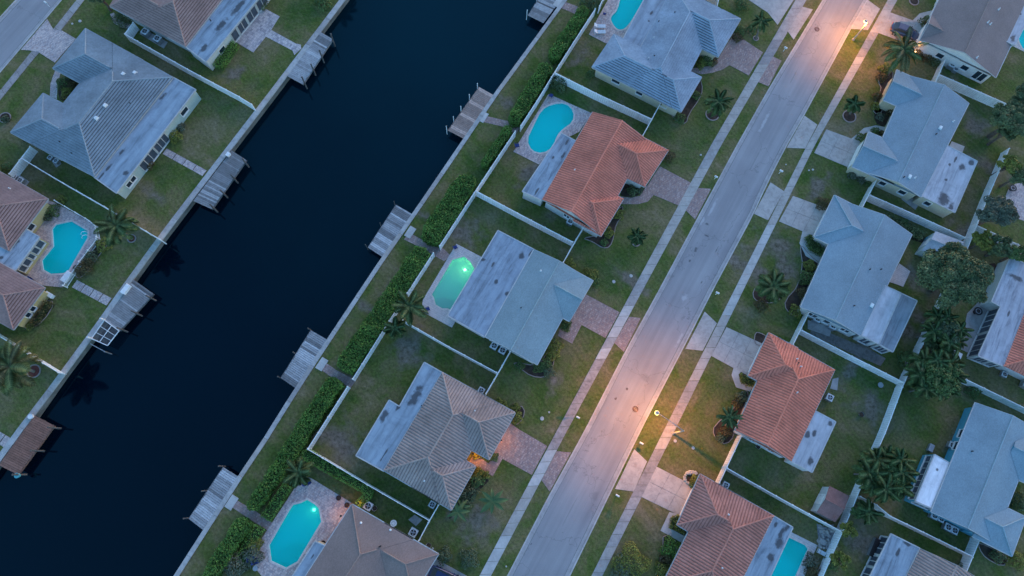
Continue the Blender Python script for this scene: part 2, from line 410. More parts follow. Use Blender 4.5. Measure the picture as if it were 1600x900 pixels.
# roads
def road(name, a, b):
    mb = MB(); mb.prism(list(a) + list(b)[::-1], None, -0.11); return mb.build(name, ASPH, kind='structure')
road('road', RL, RR); road('road', SL, SR)
def ribbon(name, pl, d0, d1, z0, z1, mat, step, gap, parent=None, u0=0, u1=None, pname=None, top=None):
    """kerb / cap / gutter laid in segments along a line"""
    a, b = offset_line(pl, d0), offset_line(pl, d1); sa, sb = arc(a), arc(b)
    n = max(1, round(sa[-1] / step)); L = []
    root = None
    for i in range(n):
        f0, f1 = i / n, (i + 1) / n - gap / sa[-1]
        q = [at(a, sa, f0 * sa[-1]), at(a, sa, f1 * sa[-1]), at(b, sb, f1 * sb[-1]), at(b, sb, f0 * sb[-1])]
        L.append(q)
    return L
def in_view(q, m=60):
    for p in q:
        x, y = PX((p[0], p[1], 0))
        if -m < x < 1600 + m and -m < y < 900 + m: return True
    return False
def segs(root_name, part, L, z0, z1, mats, pick=None, tilt=0.0):
    base = MB(); rest = MB(); parts = []
    for i, q in enumerate(L):
        mt = mats[pick(i) if pick else 0]
        if in_view(q): parts.append((q, mt, i))
        else: rest.prism(q, z0, z1)
    root = rest.build(root_name, mats[0], kind='structure')
    for q, mt, i in parts:
        mb = MB(); d = random.uniform(-tilt, tilt)
        mb.prism(q, z0, z1 + d); mb.build(part, mt, root)
    return root
s_ = lambda pl, d: d if area([pl[0], pl[-1], (pl[0][0] + 1, pl[0][1])]) > 0 else -d
# which side of each line the road lies on
def side_to(pl, other):
    m = at(pl, arc(pl), arc(pl)[-1] / 2); o = at(other, arc(other), arc(other)[-1] / 2)
    a = offset_line(pl, 1.0); am = at(a, arc(a), arc(a)[-1] / 2)
    return 1 if (Vector(am) - Vector(o)).length < (Vector(m) - Vector(o)).length else -1
for pl, ot in ((RL, RR), (RR, RL), (SR, SL), (SL, SR)):
    k = side_to(pl, ot)
    segs('kerb', 'kerb_segment', ribbon('k', pl, 0, 0.17 * k, 0, 0, None, 3.0, 0.03), -0.12, 0.02, [KERB], tilt=0.008)
    mb = MB(); a, b = offset_line(pl, 0.17 * k), offset_line(pl, 0.62 * k)
    mb.prism(a + b[::-1], -0.115, -0.095); mb.build('gutter', GUT, kind='structure')
    mb = MB(); a, b = offset_line(pl, 0.62 * k), offset_line(pl, 0.70 * k)
    mb.prism(a + b[::-1], -0.108, -0.105); mb.build('gutter_joint', M('joint_dirt', (0.2, 0.2, 0.2)), kind='structure')
# seawalls and canal
for pl, ot, wd in ((WL, WR, 0.72), (WR_in, WL, 0.55)):
    k = side_to(pl, ot)
    r = segs('seawall', 'seawall_cap', ribbon('c', pl, -0.05 * k, wd * k, 0, 0, None, 5.5, 0.035), -0.12, 0.10, [CAPM, CONC[2], CONC[1]], pick=lambda i: (0, 0, 1, 0, 2, 0)[(i * 7) % 6], tilt=0.012)
    mb = MB(); a, b = offset_line(pl, 0.0), offset_line(pl, (wd - 0.14) * k)
    mb.prism(a + b[::-1], -3.6, -0.12); mb.build('wall_face', M('seawall_face', (0.16, 0.15, 0.13), 0.9, 0.4), r)
def canal_mat():
    m, t, b = nm('canal_water'); v = coords(t)
    t.nodes.remove(b)
    d = t.nodes.new('ShaderNodeBsdfDiffuse')
    cx_, cy_ = P2(680, 20, -1.2); sky_sheen = blobs(t, [(cx_, cy_, 46, 60, 0)], 1.2, 0.35, 0.05)  # paler top end: brighter sky reflection put into the water colour
    t.links.new(mix(t, sky_sheen, ramp(t, noise(t, v, 0.02, 2), [(0.3, (0.0002, 0.002, 0.0055, 1)), (0.7, (0.0003, 0.004, 0.010, 1))]), (0.0008, 0.013, 0.021, 1)), d.inputs[0])
    g = t.nodes.new('ShaderNodeBsdfGlossy'); g.inputs['Roughness'].default_value = 0.06; g.inputs[0].default_value = (0.4, 0.9, 1, 1)
    fr = t.nodes.new('ShaderNodeFresnel'); fr.inputs[0].default_value = 1.33
    bp = t.nodes.new('ShaderNodeBump'); bp.inputs['Strength'].default_value = 0.05; bp.inputs['Distance'].default_value = 0.05
    t.links.new(noise(t, coords(t, rot=-RD, scale=(1, 2.2, 1)), 1.3, 3), bp.inputs['Height'])
    t.links.new(bp.outputs[0], g.inputs['Normal']); t.links.new(bp.outputs[0], fr.inputs['Normal'])
    mx = t.nodes.new('ShaderNodeMixShader'); t.links.new(fr.outputs[0], mx.inputs[0]); t.links.new(d.outputs[0], mx.inputs[1]); t.links.new(g.outputs[0], mx.inputs[2])
    t.links.new(mx.outputs[0], t.nodes['Material Output'].inputs[0])
    return m
WATER_Z = -1.25
mb = MB(); mb.prism(WL + WR_in[::-1], None, WATER_Z); mb.build('canal_water', canal_mat(), kind='structure')

# pavements laid in slabs
def slabs(name, lpx, rpx, step, tones, z1=0.05):
    a, b = W(lpx), W(rpx)
    a, b = extend(a, 40), extend(b, 40); sa, sb = arc(a), arc(b); n = round(sa[-1] / step)
    L = []
    for i in range(n):
        f0, f1 = i / n, (i + 1) / n - 0.045 / sa[-1]
        L.append([at(a, sa, f0 * sa[-1]), at(a, sa, f1 * sa[-1]), at(b, sb, f1 * sb[-1]), at(b, sb, f0 * sb[-1])])
    def tone(i):
        x, y = PX((L[i][0][0], L[i][0][1], 0)); k = 1
        for y0, y1, c in tones:
            if y0 <= y < y1: k = c
        return k if random.random() > 0.12 else random.choice((1, 2, k))
    return segs(name, 'paving_slab', L, -0.05, z1, CONC, pick=tone, tilt=0.006)
slabs('pavement', [(1243, 0), (1112, 225), (990, 450), (869, 675), (749, 900)], [(1260, 0), (1128, 225), (1006, 450), (885, 675), (767, 900)], 1.75,
      [(0, 60, 2), (60, 95, 3), (95, 200, 1), (200, 260, 2), (260, 340, 1), (340, 420, 1), (420, 470, 2), (470, 545, 0), (545, 690, 4), (690, 760, 0), (760, 830, 1), (830, 900, 0)])
slabs('pavement', [(1387, 0), (1262, 225), (1149, 450), (1036, 675), (924, 900)], [(1402, 0), (1274, 225), (1163, 450), (1053, 675), (941, 900)], 1.75,
      [(0, 45, 1), (45, 78, 3), (78, 230, 1), (230, 340, 1), (340, 500, 0), (500, 580, 1), (580, 625, 3), (625, 660, 4), (660, 700, 1), (700, 760, 3), (760, 900, 2)])
slabs('pavement', [(120, 0), (85, 44), (50, 80), (0, 142)], [(132, 0), (96, 47), (61, 82), (0, 157)], 1.75, [(0, 900, 4)])

def flat(name, px, z1, mat, holes=(), kind='structure', z0=-0.05, sm=0, **k):
    px = smooth_poly(px, sm) if sm else px
    mb = MB(); mb.prism(wpoly(px), z0, z1, holes=holes); return mb.build(name, mat, kind=kind, **k)
def panels(name, quad_px, nu, nv, z1, mat, gap=0.05, part='concrete_panel'):
    """concrete drive cast as panels with open joints"""
    q = [Vector(P2(x, y)) for x, y in quad_px]
    mb = MB(); mb.prism([tuple(p) for p in q], -0.06, z1 - 0.03); root = mb.build(name, CONC[3], kind='structure')
    bl = lambda u, v: tuple(q[0] * (1 - u) * (1 - v) + q[1] * u * (1 - v) + q[2] * u * v + q[3] * (1 - u) * v)
    lu = (q[1] - q[0]).length; lv = (q[3] - q[0]).length
    for i in range(nu):
        for j in range(nv):
            a, b, c, d = i / nu + gap / lu / 2, (i + 1) / nu - gap / lu / 2, j / nv + gap / lv / 2, (j + 1) / nv - gap / lv / 2
            mb = MB(); mb.prism([bl(a, c), bl(b, c), bl(b, d), bl(a, d)], z1 - 0.06, z1 + random.uniform(-.004, .004)); mb.build(part, mat, root)
    return root
# --- brick-paver drives of the west side
ZD = 0.035
flat('driveway', [(1122, 92), (1147, 52), (1192, 82), (1170, 118), (1140, 102)], ZD, PAV_PINK)
flat('driveway', [(1207, 88), (1221, 95), (1201, 135), (1184, 128)], ZD, PAV_PINK)
flat('driveway', [(1031, 260), (1046, 268), (1080, 286), (1060, 321), (1022, 305), (1011, 291)], ZD, PAV_PINK)
flat('driveway', [(1091, 294), (1111, 295), (1086, 343), (1071, 328)], ZD, PAV_PINK)
flat('driveway', [(912, 458), (968, 488), (946, 528), (909, 508), (893, 498)], ZD, PAV_PINK)
flat('driveway', [(983, 495), (1001, 497), (975, 550), (960, 536)], ZD, PAV_PINK)
flat('driveway', [(796, 660), (811, 671), (855, 697), (831, 742), (785, 717), (768, 704)], ZD, PAV_PINK)
flat('driveway', [(870, 705), (892, 707), (859, 768), (846, 750)], ZD, PAV_PINK)
flat('driveway', [(74, 30), (84, 47), (97, 48), (119, 61), (86, 98), (61, 82), (48, 79), (33, 78)], 0.068, PAV_PALE)
flat('driveway', [(676, 870), (697, 882), (730, 900), (765, 925), (735, 970), (650, 930)], ZD, CONC[2])
flat('driveway', [(1164, -4), (1200, 20), (1215, 39), (1240, 0), (1190, -30)], ZD, DRIVE)
flat('driveway', [(1251, 10), (1270, 15), (1240, 62), (1228, 45)], ZD, DRIVE)
flat('driveway', [(1356, 0), (1375, 14), (1356, 47), (1330, 45)], ZD, DRIVE)
flat('driveway', [(1257, 181), (1277, 195), (1258, 232), (1229, 231)], ZD, DRIVE)
flat('driveway', [(1204, 285), (1225, 299), (1200, 344), (1178, 334)], ZD, DRIVE)
flat('driveway', [(1101, 487), (1120, 505), (1098, 548), (1071, 545)], ZD, DRIVE)
flat('driveway', [(991, 702), (1011, 721), (990, 768), (961, 764)], ZD, DRIVE)
panels('driveway', [(1390, 19), (1455, 42), (1434, 74), (1368, 50)], 3, 2, ZD, DRIVE)
panels('driveway', [(1291, 202), (1356, 226), (1336, 266), (1272, 239)], 3, 2, ZD, DRIVE)
panels('driveway', [(1239, 306), (1296, 327), (1274, 370), (1217, 346)], 3, 2, ZD, DRIVE)
panels('driveway', [(1135, 511), (1194, 538), (1170, 588), (1111, 556)], 3, 2, ZD, DRIVE)
panels('driveway', [(1026, 729), (1090, 762), (1063, 806), (1001, 776)], 3, 2, ZD, DRIVE)
# --- front walks
WALK = CONC[0]
flat('path', [(1122, 92), (1140, 102), (1128, 109), (1112, 114), (1096, 116), (1076, 112), (1082, 107), (1105, 104), (1116, 98)], 0.03, PAV_PINK)
flat('path', [(968, 307), (985, 309), (1000, 306), (1010, 290), (1022, 304), (1012, 315), (997, 319), (972, 319)], 0.03, PAV_PINK)
flat('path', [(893, 498), (909, 507), (894, 537), (872, 525), (875, 512), (887, 520)], 0.03, PAV_PINK)
flat('path', [(776, 709), (785, 717), (770, 744), (761, 739), (733, 722), (741, 708), (763, 724)], 0.03, PAV_PINK)
flat('path', [(86, 111), (95, 113), (90, 132), (89, 155), (78, 150), (79, 131)], 0.03, PAV_PALE)
flat('path', [(172, 22), (178, 36), (190, 43), (206, 46), (204, 38), (192, 35), (183, 29), (178, 20)], 0.03, PAV_PALE)
flat('path', [(1424, 34), (1437, 21), (1462, 15), (1473, 0), (1482, -10), (1488, 8), (1472, 22), (1454, 24), (1441, 36), (1446, 46)], 0.03, WALK)
flat('path', [(1330, 217), (1350, 200), (1368, 196), (1385, 199), (1385, 206), (1366, 204), (1351, 208), (1343, 222)], 0.03, WALK)
flat('path', [(1254, 361), (1249, 380), (1259, 400), (1279, 412), (1283, 401), (1268, 390), (1260, 372), (1265, 366)], 0.03, WALK)
flat('path', [(1147, 572), (1143, 586), (1150, 605), (1172, 612), (1176, 604), (1157, 597), (1154, 585), (1159, 579)], 0.03, WALK)
flat('path', [(1046, 800), (1032, 829), (1065, 848), (1070, 838), (1046, 825), (1059, 803)], 0.03, WALK)
# --- garden paths down to the docks
flat('path', [(424, 47), (462, 68), (470, 70), (471, 76), (460, 86), (457, 79), (415, 57)], 0.03, PAV_SPOT)
def stones(name, a, b, wpx, n, mat, label=None):
    """a run of square slabs between two points of the photograph"""
    A, B = Vector(P2(*a)), Vector(P2(*b)); d = (B - A); L = d.length; d.normalize(); u = Vector((-d.y, d.x)) * wpx / 2
    root = None
    mb = MB(); mb.prism([tuple(A + u * .96), tuple(B + u * .96), tuple(B - u * .96), tuple(A - u * .96)], -0.04, 0.012); root = mb.build(name, SOIL, kind='structure')
    for i in range(n):
        p, q = A + d * (L * i / n + 0.05), A + d * (L * (i + 1) / n - 0.05)
        mb = MB(); mb.prism([tuple(p + u), tuple(q + u), tuple(q - u), tuple(p - u)], -0.04, 0.04 + random.uniform(-.006, .006)); mb.build('paving_slab', mat, root)
stones('path', (257, 236), (320, 271), 1.0, 4, PAV_PALE)
stones('path', (116, 443), (171, 472), 1.15, 4, PAV_PALE)
stones('path', (-14, 676), (12, 692), 1.3, 3, PAV_PALE)
for q in ([(878, 1), (906, 12), (899, 22), (871, 10)], [(758, 181), (797, 190), (812, 200), (806, 210), (786, 198), (753, 190)],
          [(640, 364), (660, 375), (692, 388), (705, 400), (694, 408), (655, 386), (631, 374)], [(507, 565), (525, 578), (556, 594), (548, 606), (522, 592), (499, 576)],
          [(369, 781), (400, 799), (427, 818), (420, 830), (393, 813), (360, 791)]):
    flat('path', q, 0.03, PAV_PINK)
for c in ((641, 363), (503, 569), (362, 785), (755, 183), (872, 4)):
    p = Vector(P2(*c)); mb = MB(); mb.box((p.x, p.y, 0.03), (1.7, 1.0, 0.09), RD); mb.build('landing', CONC[0], kind='structure')
# --- pool decks (with the pools' openings cut out)
decks = {'a': ([(87, 317), (147, 350), (151, 372), (98, 449), (66, 446), (24, 424), (45, 350), (72, 312)], PAV_PALE),
         'b': ([(964, -26), (920, 54), (947, 68), (975, 62), (1032, -34)], PAV_PALE), 'c': ([(857, 147), (924, 177), (905, 206), (885, 216), (842, 257), (802, 237)], PAV_PALE),
         'd': ([(713, 381), (765, 408), (706, 512), (658, 486), (661, 468)], PAV_WHITE), 'e': ([(474, 742), (488, 748), (550, 786), (508, 852), (500, 850), (458, 925), (425, 920), (388, 874)], PAV_PALE),
         'f': ([(1222, 824), (1277, 852), (1238, 945), (1170, 915)], PAV_WHITE), 'g': ([(1575, 36), (1640, 10), (1680, 60), (1640, 100), (1574, 68)], PAV_WHITE)}
deck_obj = {k: flat('pool_deck', v, 0.045, m, holes=[offset_poly(pool_w[k], 0.12)]) for k, (v, m) in decks.items()}
flat('patio', [(398, -4), (408, 10), (437, 26), (423, 48), (396, 82), (362, 62)], 0.045, PAV_SPOT)
flat('patio', [(1487, 221), (1507, 229), (1502, 242), (1480, 234)], 0.05, WALK)
flat('patio', [(1405, 412), (1422, 424), (1411, 448), (1388, 440)], 0.06, PAV_WHITE)
flat('patio', [(1530, 470), (1570, 480), (1530, 560), (1500, 545), (1511, 490)], 0.04, CONC[2])
flat('patio', [(1570, 300), (1592, 283), (1640, 290), (1640, 350), (1590, 345), (1575, 325)], 0.04, PAV_PALE, sm=1)
flat('patio', [(1358, 900), (1366, 880), (1380, 886), (1372, 912)], 0.04, CONC[2])
for q in ([(1310, 590), (1308, 610), (1297, 607), (1301, 592)], [(218, 53), (228, 47), (262, 66), (256, 76)], [(78, 248), (88, 242), (96, 256), (88, 262)], [(24, 278), (32, 274), (46, 284), (40, 292)],
          [(1408, 311), (1418, 305), (1438, 315), (1430, 328)], [(1262, 500), (1300, 512), (1296, 526), (1262, 514)], [(638, 812), (648, 804), (660, 812), (650, 822)]):
    flat('equipment_pad', q, 0.05, CONC[2])
flat('gravel_strip', [(1268, 508), (1360, 547), (1384, 560), (1376, 572), (1330, 552), (1266, 522)], 0.012, conc('gravel', (0.20, 0.18, 0.16), .9, 3.0))
flat('gravel_strip', [(1276, 818), (1306, 830), (1300, 860), (1280, 856)], 0.012, conc('rubble', (0.24, 0.23, 0.24), .9, 3.0))
# --- planting beds with pale edging
EDGE = conc('bed_edging', (0.30, 0.24, 0.22), .3)
def bed(px, edge=True, sm=1):
    pts = wpoly(smooth_poly(px, sm)); mb = MB(); mb.prism(pts, None, 0.018); r = mb.build('planting_bed', SOIL, kind='structure')
    if edge:
        e = MB()
        cl = [(p[0], p[1], 0.03) for p in pts]; cl.append(cl[0])
        e.tube(cl, 0.07, 5, cap=False); e.build('bed_edging', EDGE, r)
def ring(c, r, inner=SOIL):
    p = Vector(P2(*c)); n = 22
    pts = [(p.x + r * math.cos(2 * math.pi * i / n), p.y + r * math.sin(2 * math.pi * i / n)) for i in range(n)]
    mb = MB(); mb.prism(pts, None, 0.02); q = mb.build('planting_bed', inner, kind='structure')
    for i in range(n):
        a, b = pts[i], pts[(i + 1) % n]; e = MB(); e.beam((a[0], a[1], 0.03), (b[0], b[1], 0.03), 0.16, 0.12); e.build('edging_block', EDGE, q)
MULCH = M('red_mulch', (0.16, 0.045, 0.035), 0.95, 0.3, 2, 9, 0.5)
ring((8, 184), 0.8); ring((206, 373), 0.55, MULCH); ring((53, 580), 0.85, MULCH); ring((1327, 182), 1.0); ring((1428, 2), 0.75); ring((1113, 179), 1.0, SOIL); ring((1181, 60), 0.4)
ring((994, 379), 0.55)
bed([(1046, 176), (1058, 190), (1072, 194), (1076, 178), (1092, 156), (1098, 140), (1094, 122), (1080, 150), (1062, 172)])
bed([(909, 372), (925, 377), (942, 388), (953, 386), (959, 370), (962, 350), (974, 336), (972, 318), (950, 350), (938, 368)])
bed([(800, 565), (812, 575), (830, 588), (850, 590), (862, 580), (866, 560), (872, 540), (868, 528), (850, 560), (838, 572)], True)
bed([(796, 640), (814, 632), (821, 645), (810, 664), (800, 660), (804, 645)])
bed([(728, 735), (770, 745), (745, 770), (712, 800), (700, 815), (706, 795)], False)
bed([(1250, 380), (1252, 400), (1254, 412), (1248, 446), (1226, 470), (1228, 485), (1244, 496), (1254, 484), (1266, 450), (1282, 412), (1266, 400)])
bed([(1176, 455), (1178, 468), (1192, 473), (1212, 473), (1226, 460), (1216, 446), (1186, 444)])
bed([(1374, 112), (1372, 128), (1378, 140), (1366, 160), (1364, 178), (1380, 176), (1398, 118), (1386, 104)])
bed([(1366, 168), (1396, 172), (1384, 200), (1366, 192)], False)
bed([(1116, 664), (1114, 680), (1128, 694), (1142, 690), (1150, 668), (1160, 640), (1172, 612), (1156, 612), (1148, 640)])
bed([(1036, 832), (1036, 860), (1030, 880), (1022, 905), (1040, 905), (1062, 850)])
bed([(1072, 760), (1074, 742), (1084, 734), (1094, 740), (1082, 768)], False)
bed([(1322, 205), (1334, 212), (1338, 216)] if False else [(1256, 366), (1268, 364), (1274, 372), (1288, 384), (1280, 402), (1264, 388)], False)
bed([(1157, 579), (1168, 584), (1184, 596), (1176, 606), (1156, 596)], False)
bed([(1046, 804), (1062, 808), (1074, 834), (1064, 838), (1046, 826)], False)
bed([(1100, 78), (1124, 92), (1116, 100), (1092, 106), (1082, 104)], False)
bed([(978, 284), (1006, 294), (998, 306), (976, 308), (968, 304)], False)
bed([(94, 115), (126, 130), (102, 160), (90, 152)], False)
bed([(148, 377), (172, 378), (160, 392), (134, 428), (122, 436), (116, 426), (140, 396)])
bed([(70, 468), (86, 472), (70, 500), (46, 516), (38, 512)])
bed([(1180, 519), (1188, 520), (1200, 527), (1190, 542), (1178, 536)])
bed([(1528, 846), (1560, 862), (1576, 874), (1566, 886), (1540, 872), (1530, 858)])
bed([(1368, 336), (1420, 352), (1450, 374), (1444, 382), (1404, 366), (1362, 344)], False)
bed([(1530, 425), (1552, 408), (1560, 420), (1546, 440)], False)
# ================================================================== HOUSES
EAVE = 2.7
def clip(poly, f):
    """keep the part of a 3D polygon where f(p) <= 0"""
    out = []; n = len(poly)
    for i in range(n):
        a, b = poly[i], poly[(i + 1) % n]; fa, fb = f(a), f(b)
        if fa <= 1e-9: out.append(a)
        if (fa < -1e-9 and fb > 1e-9) or (fa > 1e-9 and fb < -1e-9): out.append(a.lerp(b, fa / (fa - fb)))
    return out if len(out) > 2 else []
class Wing:
    """hip or gable roof over a plan quadrilateral; sides in `gable` (and `inner`) do not slope"""
    def __init__(s, px, pitch, gable=(), inner=(), z=EAVE, oh=0.55, gh=0.3):
        s.p = [Vector(P2(x, y, z)).to_3d() for x, y in px]
        for v in s.p: v.z = 0
        s.pitch, s.gable, s.inner, s.z = pitch, set(gable), set(inner), z
        c = sum(s.p, Vector()) / 4; s.n = []
        for i in range(4):
            a, b = s.p[i], s.p[(i + 1) % 4]; d = (b - a).normalized(); m = Vector((-d.y, d.x, 0))
            s.n.append(m if m.dot(c - a) > 0 else -m)
        s.slopes = [i for i in range(4) if i not in s.gable and i not in s.inner]
        s.ins = s.inset([0.0 if i in s.inner else (gh if i in s.gable else oh) for i in range(4)])
    def d(s, i, p): return (p - s.p[i]).xy.dot(s.n[i].xy)
    def h(s, p): return s.z + s.pitch * min(s.d(i, p) for i in s.slopes)
    def inside(s, p, m=0.0): return all(s.d(i, p) > m for i in range(4))
    def inset(s, ds):
        out = []
        for i in range(4):
            j = (i - 1) % 4                                     # corner i lies between side i-1 and side i
            n1, n2 = s.n[j], s.n[i]; c1 = s.p[j].dot(n1) + ds[j]; c2 = s.p[i].dot(n2) + ds[i]
            det = n1.x * n2.y - n1.y * n2.x
            out.append(Vector(((c1 * n2.y - c2 * n1.y) / det, (n1.x * c2 - n2.x * c1) / det, 0)))
        return out
    def faces(s):
        out = []
        for i in s.slopes:
            q = [v.copy() for v in s.p]
            for j in s.slopes:
                if j != i and q: q = clip(q, lambda p, i=i, j=j: s.d(i, p) - s.d(j, p))
            if q:
                q = [Vector((v.x, v.y, s.z + s.pitch * s.d(i, v))) for v in q]
                out.append((i, q))
        return out
def plane_h(wg, j, p): return wg.z + wg.pitch * wg.d(j, p)
def exposed(q, i, wg, earlier):
    """the pieces of a roof face that are not buried in the wings built before it"""
    pieces = [q]
    for mw in earlier:
        out = []
        for pc in pieces:
            rem = pc
            for j in list(mw.slopes) + list(mw.gable):
                if not rem: break
                f = (lambda p, j=j: mw.d(j, p)) if j in mw.gable else (lambda p, j=j: plane_h(mw, j, p) - p.z + 0.03)
                a = clip(rem, f)
                if a: out.append(a)
                rem = clip(rem, lambda p: -f(p))
        pieces = out
    return pieces
def tile_strips(mb, i, q, wg, mode, step):
    n = wg.n[i]; up = Vector((n.x, n.y, wg.pitch)).normalized(); e = up.cross(Vector((0, 0, 1))).normalized()
    nor = e.cross(up); nor = nor if nor.z > 0 else -nor
    ax = e if mode == 'rib' else up
    vals = [p.dot(ax) for p in q]; lo, hi = min(vals), max(vals)
    base = wg.p[i].dot(ax) if mode == 'rib' else lo
    k0 = math.floor((lo - base) / step); k1 = math.ceil((hi - base) / step)
    prof = [(0.0, 0.0), (0.25, 0.0), (0.42, 0.055), (0.62, 0.07), (0.85, 0.055), (1.0, 0.0)] if mode == 'rib' else [(0.0, 0.12), (0.84, 0.02), (0.841, 0.0), (1.0, 0.0)]
    for k in range(k0, k1):
        for s_i in range(len(prof) - 1):
            (a, ha), (b, hb) = prof[s_i], prof[s_i + 1]
            ua, ub = base + (k + a) * step, base + (k + b) * step
            if ub < lo or ua > hi: continue
            c = clip(clip(q, lambda p: ua - p.dot(ax)), lambda p: p.dot(ax) - ub)
            if not c: continue
            pts = [p + nor * (ha + (hb - ha) * ((p.dot(ax) - ua) / (ub - ua)) + 0.03) for p in c]
            if (pts[1] - pts[0]).cross(pts[2] - pts[0]).z < 0: pts = pts[::-1]
            mb.poly(pts, 1 if (mode == 'rib' and s_i == 0) or (mode == 'lap' and s_i == 2) else 0)  # grooves and overlaps get the painted-shade material
        if mode == 'lap':                                      # the exposed butt of each course
            ua = base + k * step
            if lo - 1e-4 < ua < hi:
                seg = [p for p in clip(clip(q, lambda p: ua - p.dot(ax)), lambda p: p.dot(ax) - ua - 0.004)]
                if len(seg) > 2:
                    s0 = min(seg, key=lambda p: p.dot(e)); s1 = max(seg, key=lambda p: p.dot(e))
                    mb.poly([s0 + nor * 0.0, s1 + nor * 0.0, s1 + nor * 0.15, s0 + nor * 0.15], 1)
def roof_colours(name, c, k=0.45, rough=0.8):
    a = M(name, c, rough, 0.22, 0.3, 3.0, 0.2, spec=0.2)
    g = M(name + '_groove_shade', mul(c, k), 0.9, 0.25, 0.6, 4.0, 0.1)  # darkened tile colour: shade of grooves and course butts painted in
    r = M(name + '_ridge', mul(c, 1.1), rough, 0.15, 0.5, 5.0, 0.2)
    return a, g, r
def shingle_mat(name, c):
    m, t, b = nm(name); v = coords(t, rot=-RD)
    col = ramp(t, noise(t, v, 0.25, 5), [(0.3, rgb(mul(c, 0.88))), (0.7, rgb(mul(c, 1.12)))])
    br = t.nodes.new('ShaderNodeTexBrick'); br.inputs['Scale'].default_value = 3.0; br.inputs['Mortar Size'].default_value = 0.012
    br.inputs['Color1'].default_value = (0.88, 0.88, 0.88, 1); br.inputs['Color2'].default_value = (1.12, 1.12, 1.12, 1); br.inputs['Mortar'].default_value = (0.8, 0.8, 0.8, 1)
    t.links.new(v, br.inputs['Vector'])
    col = mix(t, 0.75, col, br.outputs['Color'], 'MULTIPLY')
    col = mix(t, 0.7, col, ramp(t, noise(t, v, 5, 4, 0.8), [(0.3, (0.84, 0.84, 0.84, 1)), (0.7, (1.16, 1.16, 1.16, 1))]), 'MULTIPLY')
    t.links.new(col, b.inputs['Base Color']); b.inputs['Roughness'].default_value = 0.95
    bump(t, b, noise(t, v, 12, 3), 0.3, 0.02)
    return m
def membrane(name, c, spots=(), streak=0.5, rot=None):
    streak *= 0.75; m, t, b = nm(name); v = coords(t)
    st = coords(t, rot=-RD if rot is None else rot, scale=(0.14, 1.0, 1))
    col = ramp(t, noise(t, st, 0.9, 5, 0.65), [(0.3, rgb(mul(c, 0.78))), (0.62, rgb(mul(c, 1.1)))])
    col = mix(t, streak, col, ramp(t, noise(t, st, 1.8, 6, 0.75, 0.5), [(0.36, (0.32, 0.33, 0.36, 1)), (0.5, (1, 1, 1, 1))]), 'MULTIPLY')
    col = mix(t, 0.5, col, ramp(t, noise(t, v, 0.5, 6, 0.7, 1.0), [(0.32, (0.6, 0.61, 0.63, 1)), (0.55, (1.05, 1.05, 1.05, 1))]), 'MULTIPLY')
    if spots: col = mix(t, mathn(t, 'MULTIPLY', blobs(t, spots, 0.6, 0.75, 1.6), 0.85), col, (0.05, 0.052, 0.055, 1))
    t.links.new(col, b.inputs['Base Color']); b.inputs['Roughness'].default_value = 0.6
    b.inputs['Specular IOR Level'].default_value = 0.3
    return m
TRIM = M('white_trim', (0.72, 0.71, 0.68), 0.5, 0.06, 2)
GUTTER = M('dull_trim', (0.46, 0.46, 0.45), 0.6, 0.15, 2)
def glass_mat():
    m, t, b = nm('window_glass'); b.inputs['Base Color'].default_value = (0.02, 0.035, 0.05, 1); b.inputs['Roughness'].default_value = 0.12
    b.inputs['Specular IOR Level'].default_value = 0.6; return m
GLASS = glass_mat()
SCREEN = M('dark_screen', (0.06, 0.075, 0.10), 0.6, 0.3, 2, 9, 0)
METAL = M('galvanised_metal', (0.38, 0.39, 0.40), 0.45, 0.2, 3, 9, 0.1, metal=0.6)
WHITE = M('white_plastic', (0.78, 0.78, 0.76), 0.5, 0.06, 2)
BLACK = M('black_plastic', (0.02, 0.02, 0.022), 0.5, 0.2, 3)
def window(house, a, b, n, t0, t1, z0, z1, screen=False, bars=1):
    """framed opening standing a little proud of the wall a-b (outward n)"""
    d = (b - a); A = a + d * t0; B = a + d * t1; u = d.normalized(); o = n * -1.0
    f = MB(); wdt = 0.09
    for p, q in (((A, z0), (B, z0)), ((A, z1), (B, z1))):
        f.beam((p[0] + o * 0.04).to_3d().xy.to_3d() + Vector((0, 0, p[1])), (q[0] + o * 0.04) + Vector((0, 0, q[1])), 0.12, wdt)
    nb = max(1, bars); 
    for k in range(nb + 1):
        c = A.lerp(B, k / nb) + o * 0.038
        f.beam(c + Vector((0, 0, z0)), c + Vector((0, 0, z1)), 0.07, 0.1)
    w = f.build('window', GUTTER if screen else TRIM, house)
    for k in range(nb):
        p, q = A.lerp(B, k / nb) + u * 0.05 + o * 0.022, A.lerp(B, (k + 1) / nb) - u * 0.05 + o * 0.022
        g = MB(); g.poly([p + Vector((0, 0, z0 + .05)), q + Vector((0, 0, z0 + .05)), q + Vector((0, 0, z1 - .05)), p + Vector((0, 0, z1 - .05))])
        g.build('screen' if screen else 'pane', SCREEN if screen else GLASS, w)
    s = MB(); s.beam(A + o * 0.10 + Vector((0, 0, z0 - .07)), B + o * 0.10 + Vector((0, 0, z0 - .07)), 0.16, 0.06); s.build('sill', TRIM, w)
